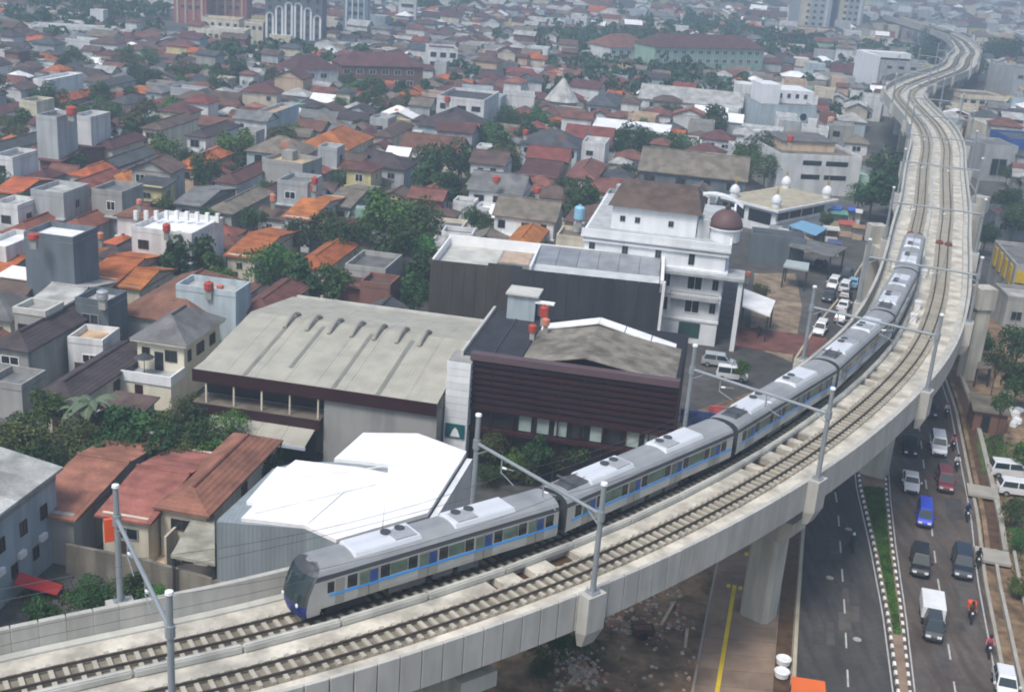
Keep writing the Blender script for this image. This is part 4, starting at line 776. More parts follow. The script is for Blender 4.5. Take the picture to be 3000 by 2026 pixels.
p = G(2150, 1015); b = MB(); b.box(0, 12.5, 0, 9, 0, .1); b.build('brick_forecourt_ground', mat('red_paving', (0.16, 0.065, 0.055), .9, var=.2, stain=.3), loc=(p.x, p.y, .01), rz=A0, kind='structure')
MB().box(0, 5, 0, .25, 0, 2.2).build('banner_fence', mat('red_banner', (0.5, 0.09, 0.10), .6, var=.3, scale=.7), loc=(*G(2072, 1240).xy, 0), rz=R(-8), label='red and pink banner fence beside the train', cat='banner')
MB().box(0, 4, 0, .25, 0, 1.7).build('banner_fence', mat('blue_banner', (0.06, 0.10, 0.28), .6, var=.5, scale=.7), loc=(*G(1990, 1238).xy, 0), rz=R(-10), label='dark blue banner fence left of the red one', cat='banner')
p = G(1700, 1270); b = MB()
# --- blinding white roof beside the train
pw = [G(u_, v_, 8) for u_, v_ in ((634, 1517), (893, 1538), (985, 1580), (1253, 1503), (1367, 1323), (1225, 1270), (1062, 1266), (976, 1342), (866, 1345), (800, 1362), (640, 1508))]
m_wr = mat('white_seamed_sheet', (0.88, 0.88, 0.88), .45, var=.03, stain=.10, wave=('X', 1.1, .12)); T = empty('white_roofed_building', (-12, 86), 0, 'building with a blinding white folded roof beside the train', 'building'); LAND.append(('the blinding white roof', -12, 88)); occupy(-12, 88, 11, 13); sh = lambda q, z: (q.x + 12, q.y - 86, z)
b = MB(); n = len(pw); b.slab([sh(q, 7.7) for q in pw][::1], 8.0); b.build('wall', mat('grey_cladding', (0.27, 0.31, 0.33), .6, .1, var=.05, stain=.15, streak=True, wave=('X', 3.0, .3)), T)
rp = [(706, 1517), (893, 1538), (985, 1580), (1120, 1541), (1137, 1385), (1050, 1368), (866, 1347), (835, 1370), (812, 1366), (722, 1468), (748, 1474)]; rq = [(985, 1580), (1253, 1503), (1367, 1323), (1225, 1270), (1064, 1268), (979, 1344), (1055, 1350), (1138, 1362)]
b = MB(); b.slab([sh(G(u_, v_, 8), 8.02) for u_, v_ in rp], .3); b.build('roof', m_wr, T)
rq = [(1122, 1541), (1253, 1503), (1367, 1323), (1225, 1270), (1064, 1268), (979, 1344), (1055, 1350), (1138, 1362)]
b = MB(); b.slab([sh(G(u_, v_, 8), 8.05) for u_, v_ in rq], .33); b.build('roof', m_wr, T)
for q0, q1 in (((830, 1408), (1240, 1352)), ((745, 1505), (1100, 1420)), ((900, 1535), (1010, 1440))):
    a_, c_ = G(*q0, 8), G(*q1, 8); MB().tube([sh(a_, 8.06), sh(c_, 8.08)], .05, 6).build('roof_rib', m_wr, T)
b = MB(); a_, c_ = G(1368, 1330, 8), G(1258, 1505, 8); b.slab([sh(a_, 7.6), sh(c_, 7.6), (c_.x + 12.5, c_.y - 86, 7.6), (a_.x + 12.5, a_.y - 86, 7.6)], 7.7); b.build('side_cladding', m_whitewall, T)
# --- grey building at the left edge
GB = G(160, 1372, 8); T = empty('house', GB.xy, A0, 'grey-blue building with small dark windows at the lower left corner', 'house'); LAND.append(('the grey corner building', -38, 82)); occupy(-41, 81, 8, 8)
MB().box(-12, 0, -15, 0, -.3, 7.6).build('wall', WC['blue'], T)
for i in range(5): MB().slab([(-12.4, -15.4 + 3.16 * i + .01, 10.2), (.5, -15.4 + 3.16 * i + .01, 8.05), (.5, -15.4 + 3.16 * (i + 1), 8.05), (-12.4, -15.4 + 3.16 * (i + 1), 10.2)], .25).build('roof_sheet', RC['pale'], T)
MB().add([(-.02, -15, 7.6), (-.02, 0, 7.6), (-12, 0, 9.8), (-12, -15, 9.8)], [(0, 1, 2, 3), ]).build('gable_wall', WC['concrete'], T); MB().box(-.1, .06, -15, 0, 7.0, 7.75).build('frieze', WC['concrete'], T)
for yy in (-1.9, -4.7, -7.6, -10.4): window(T, 0, yy, 5.1, .9, 1.2, 'right', 'brown')
for yy in (-3.3, -6.2, -9.0): window(T, 0, yy, 2.2, .8, 1.1, 'right', 'brown'); MB().box(.02, .35, yy + .5, yy + 1.3, 2.9, 3.4).build('air_conditioner', m_white, T)
# --- yard walls and low roofs in front of it
def wall_px(label, pxs, h, mt, th=.3, name='yard_wall'):
    b = MB(); P3 = [G(u_, v_, 0) for u_, v_ in pxs]; c = P3[0]
    for a_, d_ in zip(P3[:-1], P3[1:]):
        e = (d_ - a_).normalized(); nn = Vector((-e.y, e.x, 0)) * th / 2; b.slab([((a_ + s_ * nn) - c).to_tuple()[:2] + (h,) if k == 0 else ((d_ + s_ * nn) - c).to_tuple()[:2] + (h,) for k, s_ in ((0, -1), (1, -1), (1, 1), (0, 1))], h + .2)
    return b.build(name, mt, loc=(c.x, c.y, 0), label=label, cat='wall')
m_old = mat('weathered_wall', (0.235, 0.215, 0.175), .9, var=.15, scale=.5, stain=.45, streak=True)
wall_px('long weathered yard wall behind the left end of the viaduct', [(195, 1675), (420, 1720), (660, 1790), (860, 1760)], 2.6, m_old); wall_px('grey yard wall left of the hall, below the brown roofs', [(95, 1160), (300, 1010)], 5.0, WC['concrete'])
canopy('small pale concrete slab roof beside the white-roofed building', [(500, 1625), (630, 1650), (628, 1505), (575, 1495)], 4.2, .25, mat('slab_roof', (0.34, 0.33, 0.27), .9, var=.2, scale=1.2, stain=.3), True, 0, 'shed')
p = G(430, 1640); T = empty('lean_to', (p.x, p.y), A0, 'open cream lean-to full of household clutter behind the yard wall', 'lean-to'); MB().box(-2.4, 2.4, 1.6, 1.8, 0, 3.6).build('back_wall', WC['cream'], T); MB().box(2.2, 2.4, -1.2, 1.6, 0, 3.2).build('side_wall', WC['cream'], T); MB().box(-2.4, 2.4, -1.2, 1.6, 0, .25).build('floor_slab', WC['peach'], T); MB().slab([(-2.6, 1.9, 3.7), (.2, 1.9, 3.7), (.2, .2, 3.2), (-2.6, .2, 3.2)][::-1], .1).build('roof', RC['rust'], T)
for i, (dx, dy, c_, lab) in enumerate(((-1.2, -.6, (.02, .02, .025), 'black plastic drum in the cluttered lean-to'), (-.5, -.8, (.55, .50, .04), 'yellow bucket in the cluttered lean-to'), (.3, .2, (.2, .22, .24), 'grey washing tub in the cluttered lean-to'))):
    q = p + EX * dx + EY * dy; MB().lathe([(.34, 0), (.40, .1), (.42, .6), (.38, .7), (.3, .6)], 12).build('bucket', mat('bucket_%d' % i, c_, .5, var=0), loc=(q.x, q.y, .26), label=lab, cat='bucket')
p = G(110, 1745); b = MB(); b.slab([(-1.6, -.6, 1.6), (1.4, -1.0, .5), (1.9, .5, .4), (-1.2, .9, 1.8)], .08); b.build('tarpaulin', mat('red_tarp', (0.42, 0.03, 0.03), .7, var=.2), loc=(p.x, p.y, 0), rz=.4, label='crumpled red tarpaulin beside the grey corner building', cat='tarpaulin')
# --- commercial strip along the road
P0, P1, P2 = G(2277, 611, 5.0), G(2442, 580, 5.0), G(2210, 560, 5.0); d_ = P1 - P0; W_ = d_.length; am = math.atan2(d_.y, d_.x); D_ = (P2 - P0).dot(Vector((-math.sin(am), math.cos(am), 0)))
T = empty('mosque', P0.xy, am, 'white mosque with a flat cream roof and small white domes', 'mosque'); LAND.append(('the white mosque', 51, 222)); occupy(52, 226, 11, 9); occupy(60, 243, 14, 12)
MB().box(0, W_, 0, D_, -.3, 4.4).build('wall', m_hot, T); MB().box(-.8, W_ + .8, -.8, D_ + .8, 4.4, 4.85).build('eave', m_hot, T); MB().box(-.4, W_ + .4, -.4, D_ + .4, 4.854, 4.95).build('roof', mat('cream_roof', (0.42, 0.38, 0.28), .9, var=.1, stain=.2), T)
for i in range(int(W_ / 4)): MB().box(.6 + 4 * i, 4.2 + 4 * i, -.06, .04, 2.6, 3.9).build('window', m_glass, T)
for i in range(2): MB().box(-.06, .04, 1 + 6 * i, 6 + 6 * i, 1.6, 3.8).build('window', m_glass, T)
MB().box(-.2, W_ + .2, -.25, .1, 2.0, 2.3).build('sill', m_whitewall, T)
for x, y_ in ((1.0, 1.0), (W_ - 1, 1.0), (1.0, D_ - 1), (W_ - 1, D_ - 1)):
    d_ = MB().lathe([(.8, 4.95), (.8, 5.9), (1.0, 5.9), (.95, 6.4), (.7, 6.9), (.3, 7.25), (.05, 7.4)], 16, (x, y_)).build('dome', m_hot, T); MB().lathe([(.14, 7.35), (.2, 8.0), (.06, 8.7), (.02, 9.3)], 8, (x, y_)).build('finial', mat('gold', (0.5, 0.36, 0.10), .4, .5, var=0), d_)
T = block('white office block with two rows of dark ribbon windows and a cluttered roof', *G(2285, 450, 8.6).xy, R(9), 18.6, 24, 8.0, 'white', 'tan', land='the ribbon-window office block', par=.7)
for z, x0_, x1_ in ((6.9, 5.4, 9.6), (6.9, 10.6, 15.6), (3.9, 5.4, 9.6), (3.9, 10.6, 15.6)): MB().box(x0_, x1_, -.05, .05, z - .5, z + .5).build('window', m_glass, T)
MB().box(3, 15, 7, 18, 8.15, 10.2).build('roof_house', WC['peach'], T); MB().box(2.6, 15.4, 6.6, 18.4, 10.2, 10.4).build('roof_slab', RC['grey'], T)
T = block('pale grey building with round windows below a white terrace storey', *G(2232, 312, 8.6).xy, R(8), 15.5, 20, 8.6, 'blue', 'grey', land='the round-windowed grey building'); MB().box(1, 6.4, 5, 14, 8.75, 14).build('tower_block', m_hot, T); MB().box(6.4, 17, 8, 20, 8.75, 12.3).build('upper_floor', m_hot, T)
for x, z in ((6.2, 6.6), (12, 6.4), (6.0, 3.4)): MB().lathe([(.95, -.05), (.95, .05)], 18).build('window', m_glass, T, loc=(x, -.02, z)).rotation_euler = (math.pi / 2, 0, 0)
for i in range(4): window(T, 7.6 + 2.4 * i, 8, 10.8, 1.0, 1.2, 'front', 'grey')
T = block('tall blank grey block with a white frame beside the bend of the viaduct', *G(2558, 288).xy, R(8), 17, 18, 12.5, 'grey', 'grey', land='the blank grey block'); MB().box(-1.6, 0, -.5, 18, -.2, 15).build('side_frame', m_hot, T); MB().box(0, 17, 12, 18, 13.3, 15.2).build('attic', m_hot, T)
for i in range(3): window(T, 4 + 4.5 * i, -.02, 11.2, 2.0, 1.0, 'front', 'grey')
# far buildings
m_apt = mat('apartment_dark', (0.11, 0.12, 0.15), .7, var=.1); apx = [(770, 812, 20), (810, 905, 17), (900, 1000, 19)]
T = block('dark slate apartment slab with tall white arched strips', *G(776, 134).xy, R(2), 21.2, 12, 24, m_apt, 'grey', land='the striped apartment slab', cat='apartment block', name='apartment_block')
for i in range(6):
    x = .25 + 3.5 * i; zt = (11.0, 13.5, 15.0, 15.0, 13.5, 11.0)[i]
    for dx in (0, 2.35): MB().box(x + dx, x + dx + .75, -.4, .02, 3, zt).build('white_strip', m_hot, T)
    a = MB(); c_ = x + 1.55
    for k in range(6): t0, t1 = math.pi * k / 6, math.pi * (k + 1) / 6; a.slab([(c_ - 1.55 * math.cos(t0), -.4, zt + 1.55 * math.sin(t0)), (c_ - 1.55 * math.cos(t1), -.4, zt + 1.55 * math.sin(t1)), (c_ - .8 * math.cos(t1), -.4, zt + .8 * math.sin(t1)), (c_ - .8 * math.cos(t0), -.4, zt + .8 * math.sin(t0))], .01)
    a.build('arch', m_hot, T)
    for z in range(5, 20, 3): window(T, x + 1.55, -.02, z, 1.2, 1.9, 'front', 'grey')
MB().box(2, 10, -2.5, -.4, -.2, 4.5).build('podium', WC['cream'], T)
for lab, u0_, u1_, vb, H_t, wc_, D_ in (('blue glass tower rising out of the top edge', 1005, 1085, 112, 60, mat('blue_tower', (0.17, 0.25, 0.34), .4, var=.1), 14), ('thin pale tower far away at the top edge', 1165, 1225, 82, 50, WC['white'], 12), ('grey residential tower with pale strips, left of the pair', 2330, 2440, 103, 95, mat('tower_grey', (0.33, 0.36, 0.38), .7, var=.06), 22), ('grey residential tower with pale strips, right of the pair', 2442, 2531, 107, 95, mat('tower_grey', (0.33, 0.36, 0.38)), 22),
                                     ('long brick-red apartment range at the top edge, left wing', 510, 620, 66, 30, mat('brick_red', (0.34, 0.10, 0.09), .8, var=.1), 14), ('long brick-red apartment range at the top edge, right wing', 625, 738, 66, 30, mat('brick_red', (0.34, 0.10, 0.09)), 14)):
    p = G(u0_, vb); W_ = (u1_ - u0_) * proj(p.x, p.y, 0)[2] / FPX * .86; nf = int(H_t / 3.4)
    T = block(lab, p.x, p.y, R(3), W_, D_, H_t, wc_, 'grey', cat='tower', name='tower')
    if 'residential' in lab: MB().box(.6, W_ * .36, -.5, .02, 0, H_t).build('pale_strip', WC['cream'], T); MB().box(W_ * .82, W_ * .9, -.3, .02, 0, H_t).build('pale_strip', WC['white'], T)
    if 'brick' in lab or 'blue' in lab:
        for i in range(4): MB().box(W_ * (.08 + .25 * i), W_ * (.14 + .25 * i), -.4, .02, 0, H_t).build('bay', WC['peach'] if 'brick' in lab else WC['white'], T)
    for f_ in range(2, min(nf, 14)):
        for i in range(3): window(T, W_ * (.28 + .22 * i), -.05 if 'resid' not in lab else -.52 if i == 0 else -.03, 3.4 * f_, 1.8, 1.5, 'front', 'grey')
block('white and cream four-storey building before the striped apartments', *G(590, 147).xy, R(2), 15, 12, 6.8, 'cream', 'pale', [(2, 1.4, 7, 1.2), (5.2, 1.4, 7, 1.2)], land='the cream four-storey building', name='apartment_block', cat='apartment block')
block('cream block with a raised roof behind the four-storey building', *G(590, 120).xy, R(2), 14, 10, 8, 'cream', 'peach', [(6.4, 1.4, 5, 1.2)], name='apartment_block', cat='apartment block')
block('small cream annex between the striped apartments and the cream building', *G(716, 128).xy, R(2), 7, 9, 7.5, 'cream', 'grey', [(6, 1.4, 3, 1.2)], name='apartment_block', cat='apartment block')
block('long low white row building far left under the trees', *G(90, 122).xy, R(10), 27, 10, 5, 'white', 'pale', [(4, 1.4, 14, 1.6)], land='the long white row building', name='row_building')
def longroof(label, px0, px1, he, dep, rc_, wc_, land=None, storeys=1):
    p, q = G(*px0, he), G(*px1, he); d_ = q - p; L_ = d_.length; T = empty('school_building', (p.x, p.y), math.atan2(d_.y, d_.x), label, 'building'); MB().box(.4, L_ - .4, .6, dep - .6, -.2, he).build('wall', WC[wc_], T)
    r_ = dep * .28; b = MB(); b.add([(0, 0, he), (L_, 0, he), (L_, dep, he), (0, dep, he), (dep * .4, dep / 2, he + r_), (L_ - dep * .4, dep / 2, he + r_)], [(0, 1, 5, 4), (1, 2, 5), (2, 3, 4, 5), (3, 0, 4), (3, 2, 1, 0)]); b.build('roof', RC[rc_], T)
    for i in range(int(L_ / 4)):
        for k in range(storeys): window(T, 2 + 4 * i, .6, he - 1.8 - 3.2 * k, 2.2, 1.5, 'front', 'white')
    c = (p + q) / 2; occupy(c.x, c.y + dep / 2 - 9, L_ / 2 + 1, dep / 2 + 13)
    if land: LAND.append((land, c.x, c.y))
    return T
longroof('long school range with a red-brown roof, right half', (1000, 192), (1245, 198), 6, 13, 'maroon', 'brick', 'the red-roofed school range', 2); longroof('long school range with a red-brown roof, left half', (858, 205), (998, 205), 5, 13, 'maroon', 'white')
block('white three-storey end block of the red-roofed school', *G(1252, 232).xy, R(10), 9.5, 12, 9.5, 'white', 'maroon', [(2, 1.6, 3, 2.0), (5, 1.6, 3, 2.0), (8, 1.6, 3, 2.0)], name='school_building')
T = longroof('long building with green bands under a red-brown roof', (1920, 138), (2245, 145), 9, 16, 'maroon', 'green', 'the green-banded building', 2)
longroof('red-brown roofed hall left of the green-banded building', (1790, 140), (1915, 140), 7, 16, 'rust', 'white')

# ------------------------------------------------------------------ houses
def roof_mesh(rt, w, d, he, rise, ov=.45, mi=0, b=None):
    b = b or MB(); x, y = w / 2 + ov, d / 2 + ov; z0 = he - .12; z1 = he + rise
    def addr(v, f):
        n = len(v); lo = [(a[0], a[1], a[2] - .16) for a in v]; b.add(v, f, mi); b.add(lo, [tuple(reversed(q)) for q in f], mi)
        e = [(0, 1), (1, 2), (2, 3), (3, 0)]
        for i, j in e: b.add([v[i], v[j], lo[j], lo[i]], [(3, 2, 1, 0)], mi)
    if rt == 'hip':
        if w >= d: r0, r1 = (-x + y * .95, 0, z1), (x - y * .95, 0, z1)
        else: r0, r1 = (0, -y + x * .95, z1), (0, y - x * .95, z1)
        v = [(-x, -y, z0), (x, -y, z0), (x, y, z0), (-x, y, z0), r0, r1]
        addr(v, [(0, 1, 5, 4), (1, 2, 5), (2, 3, 4, 5), (3, 0, 4)] if w >= d else [(0, 1, 4), (1, 2, 5, 4), (2, 3, 5), (3, 0, 4, 5)]); return b, (r0, r1)
    if rt == 'gablex': v = [(-x, -y, z0), (x, -y, z0), (x, y, z0), (-x, y, z0), (-x, 0, z1), (x, 0, z1)]; addr(v, [(0, 1, 5, 4), (2, 3, 4, 5)]); return b, (v[4], v[5])
    if rt == 'gabley': v = [(-x, -y, z0), (x, -y, z0), (x, y, z0), (-x, y, z0), (0, -y, z1), (0, y, z1)]; addr(v, [(0, 4, 5, 3), (4, 1, 2, 5)]); return b, (v[4], v[5])
    if rt == 'shed': v = [(-x, -y, z0), (x, -y, z0), (x, y, z0 + rise * .5), (-x, y, z0 + rise * .5)]; addr(v, [(0, 1, 2, 3)]); return b, None
    b.box(-x + ov, x - ov, -y + ov, y - ov, he, he + .1, mi); return b, None
def wall_mesh(rt, w, d, he, rise, b=None, mi=0):
    b = b or MB(); x, y = w / 2, d / 2; b.box(-x, x, -y, y, -.3, he, mi)
    if rt == 'gablex':
        for sg in (-1, 1): b.add([(sg * x, -y, he), (sg * x, y, he), (sg * x, 0, he + rise * .93)], [(0, 1, 2) if sg > 0 else (2, 1, 0)], mi)
    if rt == 'gabley':
        for sg in (-1, 1): b.add([(-x, sg * y, he), (x, sg * y, he), (0, sg * y, he + rise * .93)], [(0, 1, 2) if sg < 0 else (2, 1, 0)], mi)
    if rt == 'flat':
        t = .22; b.box(-x, x, -y, -y + t, he + .003, he + .8, mi); b.box(-x, x, y - t, y, he + .003, he + .8, mi); b.box(-x, -x + t, -y + t, y - t, he + .003, he + .8, mi); b.box(x - t, x, -y + t, y - t, he + .003, he + .8, mi)
    return b
HOUSES = []
def mk_house(x, y, w, d, he, rt, rc, wc, label, group=None, jit=0.0, rise=None, detail=True, land=None):
    rise = rise if rise is not None else .5 * min(w, d) / 2 * 1.05
    T = empty('house', (x, y), A0 + jit, label, 'house', group)
    ho = wall_mesh(rt, w, d, he, rise).build('wall', WC[wc], T)
    b, rg = roof_mesh(rt, w, d, he, rise); rf = b.build('roof', RC[rc], T)
    _, _, k = proj(x, y, he)
    if rg and k < 260: MB().tube([(p[0], p[1], p[2] + .02) for p in rg], .16, 6).build('ridge_cap', RC[rc], rf)
    st = max(1, int(he / 3.1)); sd = 'right' if x < 0 else 'left'
    style = random.choice(['white', 'brown', 'brown', 'grey', 'grey'])
    if detail and not any(q in label for q in ('windowless', 'blank', 'concrete box', 'flat garage')):
        nw = max(1, min(4, int(w / 3.0)))
        for f in range(st):
            z = he - 1.55 - 3.1 * f
            if k > 240 and f > 0: continue
            for i in range(nw):
                if random.random() < .7: window(T, -w / 2 + w * (i + random.uniform(.35, .65)) / nw, -d / 2, z, random.uniform(.8, 2.2), random.uniform(.9, 1.5), 'front', style)
            if k < 240:
                for i in range(max(1, nw - 1)):
                    if random.random() < .55: window(T, w / 2 if sd == 'right' else -w / 2, -d / 2 + d * (i + .5) / max(1, nw - 1), z, 1.2, 1.2, sd, style)
        if st > 1 and k < 240: MB().box(-w / 2 - .25, w / 2 + .25, -d / 2 - .7, -d / 2 + .1, he - 3.3, he - 3.1).build('canopy', WC[wc], T)
        if k < 200: MB().box(-.5, .5, -d / 2 - .05, -d / 2 + .05, 0, 2.1).build('door', mat('brown_frame', (0.07, 0.04, 0.03)), T, loc=(random.uniform(-.3, .3) * w, 0, 0))
    if k < 330 and w > 6 and detail and not any(q in label for q in ('windowless', 'blank', 'concrete box', 'flat garage', 'parapet house')):
        if random.random() < .55:                    # lean-to or porch
            pw_ = random.uniform(.35, .7) * w; px_ = random.choice((-1, 1)) * (w - pw_) / 2; zl = min(he - .4, random.uniform(2.6, 3.4)); pm_ = RC[random.choice(('pale', 'grey', 'tan', 'salmon', 'rust', 'white', 'slate'))]
            pc = MB().slab([(px_ - pw_ / 2, -d / 2 - 1.9, zl - .35), (px_ + pw_ / 2, -d / 2 - 1.9, zl - .35), (px_ + pw_ / 2, -d / 2 - .01, zl), (px_ - pw_ / 2, -d / 2 - .01, zl)], .08).build('porch_roof', pm_, T)
            for q in (-1, 1): MB().box(px_ + q * (pw_ / 2 - .15) - .07, px_ + q * (pw_ / 2 - .15) + .07, -d / 2 - 1.8, -d / 2 - 1.66, -.1, zl - .42).build('porch_post', WC[wc], pc)
        if rt in ('hip', 'gablex') and w >= d and random.random() < .4:   # patched tiles or a tin sheet on the front slope
            a_ = random.uniform(-.25, .2) * w; ww_ = random.uniform(.6, 1.8); t0, t1 = sorted((random.uniform(.1, .4), random.uniform(.5, .8))); yf = lambda t: -(d / 2 + .45) * (1 - t); zf = lambda t: he - .12 + (rise + .12) * t + .05
            MB().slab([(a_, yf(t0), zf(t0)), (a_ + ww_, yf(t0), zf(t0)), (a_ + ww_, yf(t1), zf(t1)), (a_, yf(t1), zf(t1))], .06).build('roof_patch', RC[random.choice(('pale', 'grey', 'orange', 'salmon', 'brown', 'slate'))], rf)
        if rt == 'flat' and random.random() < .6: hb_ = random.uniform(1.6, 2.4); MB().box(-w * .3, -w * .3 + 2.2, d * .05, d * .05 + 2.2, he + .1, he + .1 + hb_).build('stair_house', WC[wc], T)
    occupy(x, y, w / 2 + .6, d / 2 + .6); HOUSES.append((x, y, he + rise))
    if land: LAND.append((land, x, y))
    return T
def house(u0, u1, v0, v1, he, rt, rc, wc, label, land=None, jit=0.0, dmax=17):
    um = (u0 + u1) / 2; P3 = G(um, v1, he); k = proj(P3.x, P3.y, he)[2]; w = (u1 - u0) * k / FPX * .9; d = 8.0
    for it in range(8):
        best = None
        for d_ in np.linspace(4.5, dmax, 40):
            rise = .5 * min(w, d_) / 2 * 1.05; q = P3 + EY * (d_ if rt in ('flat', 'shed', 'gabley') else d_ / 2); zt = he + (.1 if rt == 'flat' else rise * .5 if rt == 'shed' else rise)
            e = abs(proj(q.x, q.y, zt)[1] - v0)
            if best is None or e < best[0]: best = (e, d_)
        d = best[1]; uu = [proj(*(P3 + EX * (sx * w / 2) + EY * (sy * d)).xy, he)[0] for sx in (-1, 1) for sy in (0, 1)]
        ex_ = (max(uu) - min(uu)) - (u1 - u0); w = max(4.0, w - .6 * ex_ * k / FPX); um += .7 * ((u0 + u1) / 2 - (max(uu) + min(uu)) / 2); P3 = G(um, v1, he)
    c = P3 + EY * d / 2
    return mk_house(c.x, c.y, w, d, he, rt, rc, wc, label, None, jit, land=land)
